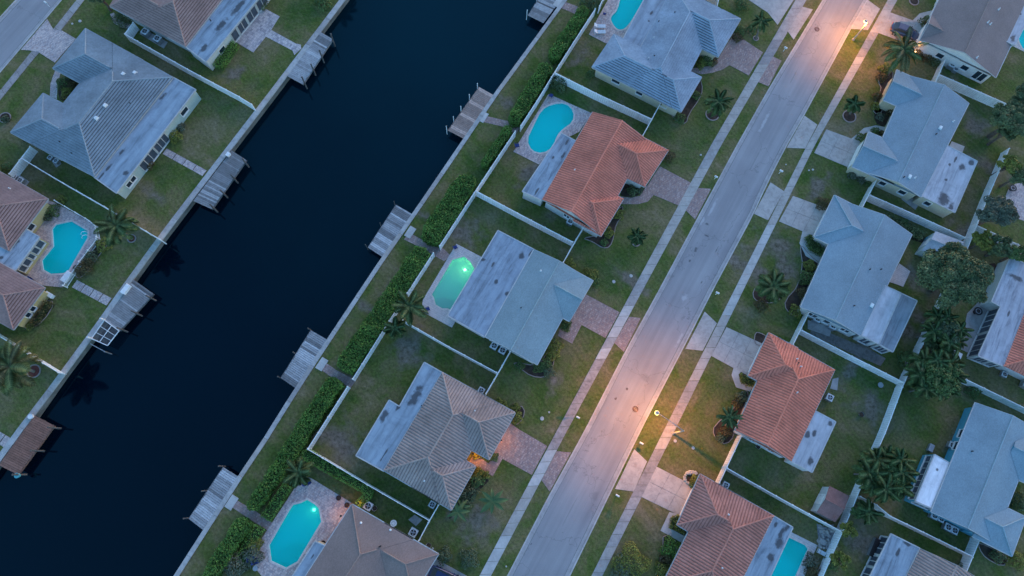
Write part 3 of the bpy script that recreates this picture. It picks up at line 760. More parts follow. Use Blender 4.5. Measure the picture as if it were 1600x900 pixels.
def make_house(label, loc_px, wings, flats, tile, mode, wall, step=0.36, wins=(), vents=(), doors=(), ridge=True):
    lx, ly = P2(*loc_px, 0)
    H_ = thing('house', label, 'house', (lx, ly, 0))
    tm, gm, rm = tile
    # walls
    wb = MB(); boxes = []
    for wg in wings:
        q = wg.ins
        for i in range(4):
            a, b = q[i], q[(i + 1) % 4]
            ha = lambda p: (wg.h(p) - 0.06) if (i in wg.gable or i in wg.inner) else EAVE - 0.02 + 0.0
            pts = [Vector((a.x, a.y, -0.1)), Vector((b.x, b.y, -0.1))]
            if i in wg.gable or i in wg.inner:
                mid = (a + b) / 2
                # apex of the gable
                best = max((a.lerp(b, k / 40) for k in range(41)), key=lambda p: wg.h(p))
                pts += [Vector((b.x, b.y, wg.h(b) - .06)), Vector((best.x, best.y, wg.h(best) - .06)), Vector((a.x, a.y, wg.h(a) - .06))]
            else: pts += [Vector((b.x, b.y, wg.z + .1)), Vector((a.x, a.y, wg.z + .1))]
            if (b - a).cross(Vector((0, 0, 1))).dot(wg.n[i]) > 0: pts = pts[::-1]
            wb.poly(pts)
    fl_q = []
    for (fpx, fz, fm, foh) in flats:
        pts = wpoly(fpx, fz); pts = pts if area(pts) > 0 else pts[::-1]
        ins = offset_poly(pts, -foh); wb.prism(ins, -0.1, fz - 0.12); fl_q.append((pts, fz, fm))
    wallo = wb.build('wall', wall, H_)
    # pitched roofs: one deck, its tiling as joined relief, its hips and ridges
    dk = MB(); ts = MB(); rc = MB(); fa = MB()
    for wi, wg in enumerate(wings):
        seen = set()
        for i, q in wg.faces():
            q2 = q if (q[1] - q[0]).cross(q[2] - q[0]).z > 0 else q[::-1]
            for pc in exposed(q2, i, wg, wings[:wi]):
                dk.poly(pc)
                if mode != 'shingle': tile_strips(ts, i, pc, wg, mode, step)
            n = len(q)
            for k in range(n):
                a, b = q[k], q[(k + 1) % n]; mid = (a + b) / 2
                if abs(wg.d(i, mid)) < 0.02: continue
                if any(abs(wg.d(j, mid)) < 0.03 for j in (wg.gable | wg.inner)): continue
                key = (round(mid.x, 1), round(mid.y, 1))
                if key in seen or (a - b).length < 0.4: continue
                seen.add(key)
                run = []; S = 16                                 # leave out what lies under, or flush with, another wing
                for m_ in range(S + 1):
                    p = a.lerp(b, m_ / S); p0 = Vector((p.x, p.y, 0))
                    hid = any(o_ is not wg and o_.inside(p0, -.02) and o_.h(p0) > p.z - .10 for o_ in wings)
                    if not hid: run.append(p)
                    if (hid or m_ == S) and run:
                        if len(run) > 1: rc.tube([run[0] + Vector((0, 0, .05)), run[-1] + Vector((0, 0, .05))], 0.11 if mode != 'shingle' else 0.08, 6)
                        run = []
        for i in range(4):
            a, b = wg.p[i], wg.p[(i + 1) % 4]; o = -wg.n[i]
            if i in wg.inner: continue
            if i in wg.gable:
                best = max((a.lerp(b, k / 40) for k in range(41)), key=lambda p: wg.h(p))
                A, B, C_ = [Vector((p.x, p.y, wg.h(p) - .06)) + o * 0.02 for p in (a, best, b)]
                fa.beam(A, B, 0.05, 0.12); fa.beam(B, C_, 0.05, 0.12)
            else:
                z = Vector((0, 0, wg.z - 0.055))
                fa.beam(a + o * 0.05 + z, b + o * 0.05 + z, 0.10, 0.13)
        q = [Vector((v.x, v.y, wg.z - 0.1)) for v in wg.p]
        dk.poly(q if area([v.xy for v in q]) < 0 else q[::-1])
    if mode == 'shingle': rf = dk.build('roof', tm, H_)
    else:
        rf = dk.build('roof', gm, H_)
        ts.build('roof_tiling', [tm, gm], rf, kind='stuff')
    if rc.v: rc.build('ridge_cap', rm, rf)
    fa.build('gutter', GUTTER, rf)
    for pts, fz, fm in fl_q:
        fb = MB(); fb.prism(pts, fz - 0.16, fz); r = fb.build('flat_roof', fm, H_)
        dv = Vector((-math.sin(RD), math.cos(RD))); us = [Vector(p).dot(dv) for p in pts]; n_s = max(2, round((max(us) - min(us)) / 1.25)); w_s = (max(us) - min(us)) / n_s
        for k in range(n_s):                                     # felt laid in sheets along the roof
            ua, ub = min(us) + k * w_s, min(us) + (k + 1) * w_s - .05; poly3 = [Vector((p[0], p[1], 0)) for p in pts]
            c3 = clip(clip(poly3, lambda p: ua - p.xy.dot(dv)), lambda p: p.xy.dot(dv) - ub)
            if len(c3) > 2 and abs(area([p.xy for p in c3])) > .3:
                sb = MB(); sb.prism([p.xy for p in c3], fz - .01, fz + .012 + .006 * (k % 2)); sb.build('roofing_sheet', fm, r)
        e = MB(); n = len(pts)
        for k in range(n):
            a, b = pts[k], pts[(k + 1) % n]; e.beam((a[0], a[1], fz - .03), (b[0], b[1], fz - .03), 0.14, 0.16)
        e.build('edge_flashing', GUTTER, r)
    allw = list(wings)
    def roofz(x, y):
        z = EAVE
        for _ in range(5):
            p = P(x, y, z); p0 = Vector((p.x, p.y, 0)); hs = [w_.h(p0) for w_ in allw if w_.inside(p0)]
            z = max(hs) if hs else z
        return P(x, y, z)
    for v in vents:
        x, y, kd = v; p = roofz(x, y); mb = MB()
        if kd == 'p': mb.tube([p - Vector((0, 0, .1)), p + Vector((0, 0, .38))], 0.07, 8); mb.tube([p, p + Vector((0, 0, .1))], [0.16, 0.08], 8); mb.build('vent_pipe', WHITE, H_)
        elif kd == 'd': mb.tube([p - Vector((0, 0, .1)), p + Vector((0, 0, .3))], 0.08, 8); mb.build('vent_pipe', BLACK, H_)
        else: mb.box((p.x, p.y, p.z + .14), (0.6, 0.5, 0.3), RD, top=(.7, .7)); mb.build('roof_vent', WHITE if kd == 'v' else METAL, H_)
    for wdef in wins:
        src, side, t0, t1, z0, z1 = wdef[:6]; scr = len(wdef) > 6 and wdef[6]; bars = wdef[7] if len(wdef) > 7 else 1
        if src[0] == 'w':
            wg = wings[int(src[1:])]; a, b = wg.ins[side], wg.ins[(side + 1) % 4]; n = wg.n[side]
        else:
            pts = fl_q[int(src[1:])][0]; foh = flats[int(src[1:])][3]; q = offset_poly(pts, -foh)
            # sides of a flat are counted in the order of the photograph outline
            opx = wpoly(flats[int(src[1:])][0], flats[int(src[1:])][1]); 
            rev = area(opx) < 0; L = len(q); idx = (lambda k: (L - 1 - k) % L) if rev else (lambda k: k % L)
            A, B = q[idx(side)], q[idx(side + 1)]
            a, b = Vector((A[0], A[1], 0)), Vector((B[0], B[1], 0)); c = Vector((sum(p[0] for p in q) / L, sum(p[1] for p in q) / L, 0))
            d = (b - a).normalized(); n = Vector((-d.y, d.x, 0)); n = n if n.dot(c - a) > 0 else -n
        window(H_, a, b, n, t0, t1, z0, z1, scr, bars)
    for (src, side, t0, t1) in doors:
        wg = wings[int(src[1:])]; a, b = wg.ins[side], wg.ins[(side + 1) % 4]; o = -wg.n[side]
        A, B = a.lerp(b, t0) + o * .04, a.lerp(b, t1) + o * .04; garage = (B - A).length > 3
        mb = MB()
        if garage:
            dr = MB(); dr.beam(A + Vector((0, 0, 1.15)), B + Vector((0, 0, 1.15)), 0.05, 2.25); r = dr.build('garage_door', TRIM, H_)
            for k in range(4):
                z = 0.3 + k * .55; x = MB(); x.beam(A + o * .04 + Vector((0, 0, z)), B + o * .04 + Vector((0, 0, z)), 0.04, 0.46); x.build('door_panel', WHITE, r)
        else:
            mb.beam(A + Vector((0, 0, 1.05)), B + Vector((0, 0, 1.05)), 0.06, 2.1); r = mb.build('door', TRIM, H_)
            h = MB(); c = A.lerp(B, .85) + o * .08; h.box((c.x, c.y, 1.05), (.08, .08, .12)); h.build('handle', METAL, r)
    return H_
WL_ = lambda c, n: M(n, c, 0.85, 0.08, 0.8, 8, 0.2)
w_cream, w_yellow, w_white = WL_((0.55, 0.50, 0.36), 'stucco_cream'), WL_((0.55, 0.42, 0.20), 'stucco_ochre'), WL_((0.68, 0.66, 0.62), 'stucco_white')
w_sage, w_teal, w_pale = WL_((0.42, 0.48, 0.44), 'stucco_sage'), WL_((0.10, 0.36, 0.46), 'stucco_teal'), WL_((0.52, 0.53, 0.50), 'stucco_pale')
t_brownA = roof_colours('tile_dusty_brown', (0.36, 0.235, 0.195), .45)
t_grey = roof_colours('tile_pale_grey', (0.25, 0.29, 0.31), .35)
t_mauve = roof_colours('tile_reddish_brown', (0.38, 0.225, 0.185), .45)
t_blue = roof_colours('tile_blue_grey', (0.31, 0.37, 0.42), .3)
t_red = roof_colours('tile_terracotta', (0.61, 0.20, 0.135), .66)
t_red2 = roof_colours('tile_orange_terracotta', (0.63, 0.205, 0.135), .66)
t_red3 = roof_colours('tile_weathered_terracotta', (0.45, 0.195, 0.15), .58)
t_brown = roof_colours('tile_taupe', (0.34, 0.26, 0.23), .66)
def sh(name, c): return (shingle_mat(name, c), None, M(name + '_ridge', mul(c, 1.25), 0.9, 0.1))
s_green, s_grey1, s_grey2, s_grey3, s_brown, s_brown2 = sh('shingle_grey', (0.235, 0.30, 0.315)), sh('shingle_blue_grey', (0.225, 0.295, 0.335)), sh('shingle_slate_grey', (0.215, 0.285, 0.325)), sh('shingle_cool_grey', (0.22, 0.30, 0.34)), sh('shingle_brown', (0.25, 0.175, 0.15)), sh('shingle_grey_brown', (0.225, 0.175, 0.16))
MEMB = (0.28, 0.345, 0.40)
def sp(L, loc): # stain spots given in the photograph, turned into the house's own space
    lx, ly = P2(*loc, 0); out = []
    for (x, y, rx, ry) in L:
        p = P2(x, y, 2.6); out.append((p[0] - lx, p[1] - ly, rx / 8.6, ry / 8.6, RD))
    return out
G, PT = (), 0.36
# 1 top left, dusty brown tiles
loc = (280, 40)
make_house('brown tiled house with a blue flat rear roof at the top left edge', loc,
 [Wing([(210, 30), (290, 73), (400, -70), (320, -113)], PT), Wing([(172, 10), (262, 58), (300, 5), (206, -46)], PT, inner=(1,))],
 [([(290, 73), (322, 97), (423, -26), (372, -35)], 2.55, membrane('membrane_streaked', MEMB, sp([(345, 40, 14, 5), (372, 12, 18, 5), (318, 75, 9, 4)], loc), .8), 0.12)],
 t_brownA, 'lap', w_pale, vents=[(329, 32, 'd')],
 wins=[('f0', 1, .16, .24, .9, 1.9), ('f0', 1, .36, .44, .3, 2.2, 1, 1), ('f0', 1, .46, .58, .3, 2.2, 1, 2), ('f0', 1, .60, .74, .3, 2.2, 1, 2), ('f0', 1, .76, .9, .3, 2.2, 1, 2)])
# 2 big pale grey tiled house
loc = (170, 160)
make_house('large pale grey tiled house with two hipped front wings on the left bank', loc,
 [Wing([(176, 68), (270, 121), (148, 276), (49.5, 224)], PT), Wing([(134, 45), (223, 94), (173, 155), (83, 107)], PT, inner=(1,)),
  Wing([(68, 146), (147, 188), (97, 250), (17, 207)], PT, inner=(1,))],
 [([(271, 121), (306, 140), (182, 302), (147, 277)], 2.5, membrane('membrane_blue', MEMB, sp([(254, 150, 8, 3), (190, 237, 7, 2.5), (169, 262, 7, 2), (158, 274, 6, 1.5), (196, 270, 4, 4)], loc), .45), 0.12)],
 t_grey, 'lap', w_sage, wins=[('f0', 1, .14, .22, 1.0, 2.0), ('f0', 1, .42, .56, .3, 2.2, 1, 3), ('f0', 1, .57, .74, .3, 2.2, 1, 3), ('f0', 1, .82, .92, .9, 1.9, 0, 2)],
 vents=[(193, 116, 'v'), (211, 114, 'v'), (165, 165, 'v'), (151, 185, 'v'), (204, 162, 'd'), (94, 222, 'd'), (113, 240, 'd')])
# 3 reddish brown house by the angular pool
loc = (15, 400)
make_house('reddish brown tiled house wrapped around a small blue flat roof beside the angular pool', loc,
 [Wing([(75, 311), (14, 392), (-110, 325), (-50, 240)], PT), Wing([(70, 450), (21, 515), (-60, 470), (-11, 405)], PT)],
 [([(28, 352), (62, 370), (24, 423), (-18, 402)], 2.6, membrane('membrane_worn', (0.36, 0.40, 0.44), sp([(24, 380, 7, 4), (2, 403, 3, 3)], loc), .8), 0.15)],
 t_mauve, 'lap', w_yellow, vents=[(16, 295, 'p')],
 wins=[('w0', 0, .45, .72, .9, 2.0, 0, 2), ('w1', 0, .42, .56, .9, 2.0), ('w1', 0, .6, .74, .9, 2.0), ('f0', 1, .04, .24, .9, 2.2, 1), ('f0', 1, .26, .42, .9, 2.2, 1), ('f0', 1, .46, .58, .9, 2.2, 1), ('f0', 1, .62, .8, .9, 2.2, 1), ('f0', 1, .82, .98, .9, 2.2, 1)])
# 4 blue grey tiles, top centre
loc = (1050, 90)
make_house('blue grey tiled house with three hipped wings, right of the freeform pool', loc,
 [Wing([(1052, -21), (1128, 16), (1049, 168), (973, 128)], PT), Wing([(959, 54), (1096, 121), (1064, 175), (925, 105)], PT),
  Wing([(1090, -4), (1157, 30), (1122, 89), (1058, 57)], PT, inner=(3,))],
 [([(972, 63), (999, 76), (1053, -20), (1024, -34)], 2.62, membrane('membrane_pale_blue', MEMB, sp([(1018, 20, 5, 1.5), (1014, 33, 2, 2), (990, 70, 2, 2)], loc), .35), 0.1)],
 t_blue, 'lap', w_cream, vents=[(1021, 60, 'p'), (1029, 34, 'd'), (1013, 92, 'p'), (1022, 88, 'd'), (1054, 20, 'd')], doors=[('w2', 1, .15, .85)],
 wins=[('w1', 2, .12, .2, 1, 2), ('w1', 2, .42, .5, 1, 2), ('w1', 2, .7, .8, 1, 2)])
# 5 terracotta, centre
loc = (940, 280)
make_house('bright terracotta ribbed tile house with a blue flat roof beside the kidney pool', loc,
 [Wing([(926, 175), (1012, 219), (934, 364), (847, 312)], PT, gable=(0, 2)), Wing([(1044, 235), (1007, 292), (936, 258), (969, 196)], PT, inner=(2,)),
  Wing([(974, 311), (939, 369), (895, 345), (930, 287)], PT, inner=(2,))],
 [([(877, 208), (905, 223), (847, 313), (816, 299)], 2.62, membrane('membrane_dark_streaks', MEMB, sp([(880, 243, 8, 2), (864, 246, 3, 2), (838, 300, 7, 2), (886, 222, 5, 2)], loc), .85), 0.12)],
 t_red, 'rib', w_pale, vents=[(898, 266, 'p')], doors=[('w1', 0, .12, .88)],
 wins=[('w0', 2, .1, .24, 1, 2, 0, 2), ('w0', 2, .5, .62, 1, 2, 0, 2)])
# 6 grey shingles with a wide flat roof
loc = (820, 460)
make_house('low grey shingled house with a wide blue flat roof beside the lit green pool', loc,
 [Wing([(833, 389), (914, 432), (839, 570), (757, 526)], 0.2, gable=(0, 2)), Wing([(927, 439), (890, 502), (842, 477), (878, 412)], 0.2, gable=(0,), inner=(2,))],
 [([(778, 360), (834, 389.5), (757.5, 526.5), (699, 493)], 2.72, membrane('membrane_seamed', (0.27, 0.325, 0.385), sp([(775, 441, 4, 2.5), (792, 459, 4, 3), (829, 396, 5, 1.5), (770, 414, 4, 2), (755, 406, 3, 3), (815, 400, 6, 4)], loc), .6), 0.25)],
 s_green, 'shingle', w_white, vents=[(845, 423, 'p'), (814, 481, 'd')], doors=[('w1', 0, .12, .86)])
# 7 taupe ribbed tile house
loc = (700, 680)
make_house('taupe ribbed tile house with a stepped blue flat roof and an orange lit porch', loc,
 [Wing([(691, 582), (779, 631), (687, 786), (600, 735)], PT), Wing([(805, 645), (764, 718), (692, 678), (735, 606)], PT, inner=(2,)),
  Wing([(743, 729), (705, 797), (643, 760), (681, 692)], PT, inner=(2,))],
 [([(663, 566), (691, 582), (600, 736.5), (556, 712), (608, 625), (624, 635)], 2.6, membrane('membrane_stained', MEMB, sp([(648, 620, 15, 6), (600, 650, 9, 4), (622, 637, 6, 2), (600, 711, 10, 1)], loc), .4), 0.15)],
 t_brown, 'rib', w_cream, step=0.38, vents=[(742, 642, 'p'), (663, 751, 'p'), (659, 634, 'd')], doors=[('w1', 0, .12, .88), ('w0', 1, .55, .64)])
# 8 brown shingled house at the bottom edge
loc = (580, 860)
make_house('brown shingled house at the bottom edge beside the lit turquoise pool', loc,
 [Wing([(550, 788), (645, 843), (550, 990), (455, 935)], 0.27), Wing([(685, 866), (645, 930), (560, 881), (600, 817)], 0.27, inner=(2,))],
 [([(492, 846), (527, 860.5), (480, 938), (441, 925)], 2.6, membrane('membrane_smooth_blue', MEMB, sp([(511, 868, 1.5, 1.5), (488, 870, 3, 1)], loc), .3), 0.1)],
 s_brown, 'shingle', w_cream, vents=[(564, 817, 'p'), (610, 828, 'p'), (593, 854, 'd'), (595, 853, 'd')], doors=[('w1', 0, .15, .85)],
 wins=[('w0', 3, .62, .8, .3, 2.2, 0, 2)])
# 9 weathered terracotta, bottom right of the road
loc = (1120, 850)
make_house('dark terracotta tiled house at the bottom edge beside the rectangular pool', loc,
 [Wing([(1115, 753), (1209, 806), (1130, 964), (1036, 911)], PT), Wing([(1094, 741), (1162, 779), (1122, 858), (1058, 820)], PT, inner=(1,))],
 [([(1209, 806), (1239, 824), (1168, 978), (1130, 962)], 2.6, membrane('membrane_black_streaks', MEMB, sp([(1221, 833, 9, 3), (1218, 848, 7, 5), (1204, 871, 6, 5), (1229, 826, 5, 3), (1212, 820, 4, 2)], loc), .75), 0.12)],
 t_red3, 'rib', w_pale, step=0.38, vents=[(1138, 804, 'p'), (1128, 887, 'p')], doors=[('w1', 3, .12, .88), ('w0', 3, .5, .56)])
# 10 orange terracotta, east side
loc = (1230, 620)
make_house('orange terracotta tiled house on the east side, right of the lower street lamp', loc,
 [Wing([(1214, 527), (1304, 578), (1236, 721), (1149, 673)], PT, gable=(2,)), Wing([(1201, 520), (1247, 544), (1215, 612), (1169, 587)], PT, inner=(1,))],
 [([(1272, 641), (1306, 659), (1269, 738), (1236, 721)], 2.6, membrane('membrane_four_stains', (0.44, 0.45, 0.48), sp([(1262, 679, 5, 3), (1272, 678, 5, 3), (1266, 721, 6, 4), (1297, 661, 4, 3)], loc), .3), 0.12)],
 t_red2, 'rib', w_white, step=0.38, vents=[(1245, 561, 'p'), (1251, 573, 'p'), (1245, 613, 'p'), (1247, 567, 'd')], doors=[('w1', 3, .12, .88), ('w0', 3, .3, .38)],
 wins=[('w0', 2, .2, .34, .9, 2, 0, 2), ('w0', 2, .6, .74, .9, 2, 0, 2)])
# 11 blue grey shingles, middle right
loc = (1340, 430)
make_house('blue grey shingled gable house with a two toned flat roof, left of the largest tree', loc,
 [Wing([(1324, 316), (1425, 366), (1347, 526), (1251, 480)], 0.26, gable=(0, 2)), Wing([(1304, 305), (1368, 338), (1336, 402), (1272, 370)], 0.26, inner=(1,))],
 [([(1382, 446), (1408, 458), (1373, 537.5), (1346, 524)], 2.72, membrane('membrane_painted', (0.48, 0.49, 0.52), (), .25), 0.12), ([(1408.5, 458.5), (1433, 470), (1395, 550), (1373.5, 538)], 2.6, membrane('membrane_bare', (0.25, 0.28, 0.31), (), .6), 0.12)],
 s_grey1, 'shingle', w_pale, vents=[(1334, 478, 'd'), (1362, 477, 'v'), (1359, 421, 'd'), (1376, 421, 'd')], doors=[('w1', 3, .12, .88), ('w0', 3, .3, .38)],
 wins=[('w0', 2, .1, .26, 1, 2, 0, 2), ('w0', 2, .46, .58, .9, 2, 0, 1), ('w0', 2, .7, .86, .9, 2, 0, 2), ('f0', 2, .25, .75, .5, 2.2, 1, 2), ('f1', 2, .1, .9, .5, 2.2, 1, 3)])
# 12 slate grey shingles upper right
loc = (1430, 210)
make_house('slate grey shingled house with a mottled flat roof, below the tall palm', loc,
 [Wing([(1421, 118), (1514, 161), (1439, 308), (1356, 270)], 0.26, gable=(0, 2)), Wing([(1401, 109), (1380, 156), (1440, 183), (1467, 139)], 0.26, gable=(0,), inner=(2,)),
  Wing([(1357, 206), (1331, 260), (1397, 289), (1425, 235)], 0.26, gable=(0,), inner=(2,))],
 [([(1478, 226), (1527, 252), (1492, 332), (1440, 306)], 2.6, membrane('membrane_mottled', (0.46, 0.47, 0.50), sp([(1502, 261, 6, 5), (1484, 257, 3, 2), (1493, 249, 6, 1.5), (1478, 281, 3, 2), (1475, 311, 12, 9), (1486, 323, 8, 4), (1518, 254, 6, 4)], loc), .5), 0.12)],
 s_grey2, 'shingle', w_cream, vents=[(1469, 200, 'v'), (1489, 190, 'p'), (1462, 210, 'd'), (1421, 276, 'v'), (1429, 278, 'p'), (1412, 277, 'd')], doors=[('w2', 0, .12, .88)],
 wins=[('w0', 2, .16, .32, 1, 2, 0, 1), ('w0', 2, .6, .74, 1, 2, 0, 1), ('f0', 2, .6, .8, 1, 2)])
# 13 top right grey brown shingles
loc = (1520, 40)
make_house('grey brown shingled house in the top right corner behind the parked dark blue car', loc,
 [Wing([(1437, 63), (1556, 121), (1632, -41), (1513, -99)], 0.26, gable=(0, 2)), Wing([(1456, 22), (1437.5, 62), (1500, 93), (1519, 53)], 0.26, gable=(0,), inner=(2,))],
 [([(1592, -12), (1558, 58), (1586, 71), (1620, 1)], 2.9, membrane('membrane_spotted', (0.44, 0.46, 0.50), sp([(1583, 20, 2, 2), (1592, 24, 2, 2), (1580, 62, 8, 4), (1588, 8, 3, 2), (1572, 45, 3, 2)], loc), .5), 0.12)],
 s_brown2, 'shingle', w_white, vents=[(1560, 15, 'p'), (1543, 35, 'p'), (1547, 38, 'p'), (1526, 90, 'p')], doors=[('w1', 0, .12, .88), ('w0', 3, .5, .56)],
 wins=[('w0', 0, .26, .36, 1, 2, 0, 1), ('w0', 0, .62, .72, 1, 2, 0, 1), ('w0', 0, .82, .97, .4, 2.2, 0, 2)])
# 14 right edge, red roof with screened porch
loc = (1590, 500)
make_house('house at the right edge with a screened porch and half red tiled roof', loc,
 [Wing([(1625, 425), (1705, 468), (1650, 612), (1568, 572)], PT)],
 [([(1579, 400), (1626, 425), (1568.5, 572.5), (1528, 556), (1563, 479), (1549, 471)], 2.7, membrane('membrane_long_streaks', (0.38, 0.40, 0.44), sp([(1588, 435, 4, 12), (1575, 490, 5, 1.5)], loc), .7), 0.2)],
 t_red2, 'rib', w_pale, step=0.38,
 wins=[('f0', 3, .02, .46, .25, 2.3, 1, 4), ('f0', 3, .5, .98, .25, 2.3, 1, 4), ('f0', 4, .1, .9, .25, 2.3, 1, 2), ('f0', 2, .1, .35, .6, 2.2, 1, 2), ('f0', 2, .45, .9, .6, 2.2, 1, 3), ('w0', 2, .2, .3, 1, 2)])
# 15 teal walled grey house
loc = (1530, 740)
make_house('teal walled blue grey shingled house with a bright white flat porch roof', loc,
 [Wing([(1524, 629), (1622, 672), (1552, 848), (1455, 800)], 0.26, gable=(0, 2)), Wing([(1603, 808), (1581, 869), (1519, 838), (1541, 778)], 0.26, inner=(2,)),
  Wing([(1650, 690), (1618, 762), (1560, 735), (1592, 663)], 0.26, inner=(2,))],
 [([(1460, 710), (1490, 727), (1461, 797), (1430, 783)], 2.5, membrane('membrane_white', (0.78, 0.78, 0.80), sp([(1465, 734, 2, 2)], loc), .12), 0.0)],
 s_grey3, 'shingle', w_teal, vents=[(1518, 705, 'd')],
 wins=[('w0', 3, .58, .66, 1, 2), ('w0', 3, .7, .78, 1, 2), ('f0', 3, .03, .97, 1.1, 2.2, 1, 7), ('f0', 2, .05, .9, 1.3, 2.2, 1, 3)])
# 16 bottom right small brown roof
loc = (1440, 890)
make_house('brown ribbed tile house cut off by the bottom edge near the right corner', loc,
 [Wing([(1438, 857), (1530, 905), (1490, 985), (1398, 937)], PT, gable=(0,))],
 [([(1392, 834), (1438, 857), (1398, 937), (1353, 913)], 2.6, membrane('membrane_blue_streaks', MEMB, sp([(1418, 850, 3, 5), (1403, 862, 7, 2)], loc), .8), 0.3)],
 t_brown, 'rib', w_white, step=0.38, wins=[('f0', 3, .02, .3, .4, 2.3, 1, 2), ('f0', 3, .34, .55, .4, 2.3, 1, 2), ('f0', 3, .6, .97, .4, 2.3, 1, 3)])
# --- screened lean-to of the white porch, garden sheds
def shed(label, px, z, pitch, col, wallm, doorside=3):
    wg = Wing(px, pitch, gable=(1, 3), z=z, oh=0.12, gh=0.1); c = sum(wg.p, Vector()) / 4
    t = thing('garden_shed', label, 'shed', (c.x, c.y, 0)); wb = MB()
    for i in range(4):
        a, b = wg.ins[i], wg.ins[(i + 1) % 4]; m = (a + b) / 2
        pts = [Vector((a.x, a.y, 0)), Vector((b.x, b.y, 0)), Vector((b.x, b.y, wg.h(b) - .03))] + ([Vector((m.x, m.y, wg.h(m) - .03))] if i in (1, 3) else []) + [Vector((a.x, a.y, wg.h(a) - .03))]
        wb.poly(pts)
    wb.build('wall', wallm, t); r = MB()
    for i, q in wg.faces():
        q2 = q if (q[1] - q[0]).cross(q[2] - q[0]).z > 0 else q[::-1]; r.poly(q2); r.poly([v - Vector((0, 0, .05)) for v in q2[::-1]])
    ro = r.build('roof', col, t); rr = MB(); A = (wg.p[1] + wg.p[2]) / 2; B = (wg.p[3] + wg.p[0]) / 2
    rr.tube([Vector((A.x, A.y, wg.h(A) + .02)), Vector((B.x, B.y, wg.h(B) + .02))], 0.07, 6); rr.build('ridge_cap', col, ro)
    a, b = wg.ins[doorside], wg.ins[(doorside + 1) % 4]; o = -wg.n[doorside]
    d = MB(); d.beam(a.lerp(b, .3) + o * .03 + Vector((0, 0, .95)), a.lerp(b, .7) + o * .03 + Vector((0, 0, .95)), .05, 1.8); dd = d.build('door', TRIM, t)
    h = MB(); k = a.lerp(b, .62) + o * .08; h.box((k.x, k.y, .95), (.06, .06, .15)); h.build('handle', METAL, dd)
    return t
shed('small garden shed with a dusty pink brown gable roof beside the long back fence', [(1296, 759), (1327, 775), (1305, 816), (1276, 800)], 2.0, .3, M('shed_roof_brown', (0.25, 0.13, 0.115), .85, .2, 1.2), w_pale)
shed('blue grey garden shed tucked against the white fence above the largest tree', [(1462, 361), (1507, 378), (1486, 409), (1440, 391)], 2.0, .3, M('shed_roof_grey', (0.36, 0.40, 0.44), .8, .2, 1.2), w_sage)
def screen_porch(label, quad, z, nb, loc):
    lx, ly = P2(*loc); t = thing('screen_porch', label, 'screened porch', (lx, ly, 0))
    q = [P(x, y, z) for x, y in quad]; f = MB()
    for a, b in ((0, 1), (1, 2), (2, 3), (3, 0)): f.beam(q[a], q[b], .08, .1)
    for p in q: f.beam((p.x, p.y, 0), p, .1, .1)
    for k in range(1, nb):
        a, b = q[0].lerp(q[1], k / nb), q[3].lerp(q[2], k / nb); f.beam(a, b, .06, .08); f.beam(b, (b.x, b.y, 0), .07, .07)
    f.build('frame', TRIM, t)
    for k in range(nb):
        a, b, c, d = q[0].lerp(q[1], k / nb), q[0].lerp(q[1], (k + 1) / nb), q[3].lerp(q[2], (k + 1) / nb), q[3].lerp(q[2], k / nb)
        s = MB(); s.poly([a - Vector((0, 0, .03)), b - Vector((0, 0, .03)), c - Vector((0, 0, .03)), d - Vector((0, 0, .03))]); s.poly([d - Vector((0, 0, .03)), c - Vector((0, 0, .03)), Vector((c.x, c.y, .05)), Vector((d.x, d.y, .05))])
        s.build('screen', SCREEN, t)
    return t

# ================================================================== POOLS
PLASTER = M('pool_plaster', (0.45, 0.94, 0.92), 0.7, 0.10, 0.4, 4, 0)
COPING = M('pool_coping', (0.60, 0.54, 0.49), 0.7, 0.15, 2)
def pool_water_mat(tint, scat=(0.005, 0.60, 0.62, 1)):
    m, t, b = nm('pool_water'); t.nodes.remove(b)
    tr = t.nodes.new('ShaderNodeBsdfTransparent'); tr.inputs[0].default_value = tint
    g = t.nodes.new('ShaderNodeBsdfGlossy'); g.inputs['Roughness'].default_value = 0.03
    fr = t.nodes.new('ShaderNodeFresnel'); fr.inputs[0].default_value = 1.33
    bp = t.nodes.new('ShaderNodeBump'); bp.inputs['Strength'].default_value = 0.15; bp.inputs['Distance'].default_value = 0.05
    t.links.new(noise(t, coords(t), 2.2, 3), bp.inputs['Height']); t.links.new(bp.outputs[0], g.inputs['Normal']); t.links.new(bp.outputs[0], fr.inputs['Normal'])
    df = t.nodes.new('ShaderNodeBsdfDiffuse'); df.inputs[0].default_value = scat      # light scattered back by the water itself
    m0 = t.nodes.new('ShaderNodeMixShader'); m0.inputs[0].default_value = 0.45; t.links.new(tr.outputs[0], m0.inputs[1]); t.links.new(df.outputs[0], m0.inputs[2])
    mx = t.nodes.new('ShaderNodeMixShader'); t.links.new(fr.outputs[0], mx.inputs[0]); t.links.new(m0.outputs[0], mx.inputs[1]); t.links.new(g.outputs[0], mx.inputs[2])
    t.links.new(mx.outputs[0], t.nodes['Material Output'].inputs[0]); return m
PW = pool_water_mat((0.12, 0.97, 0.98, 1), (0.005, 0.92, 0.80, 1)); PW_G = pool_water_mat((0.36, 0.95, 0.9, 1), (0.30, 0.80, 0.64, 1))
EMIT = {}
def emit(name, c, s):
    if name in EMIT: return EMIT[name]
    m, t, b = nm(name); b.inputs['Base Color'].default_value = rgb(c); b.inputs['Emission Color'].default_value = rgb(c); b.inputs['Emission Strength'].default_value = s * KL
    EMIT[name] = m; return m
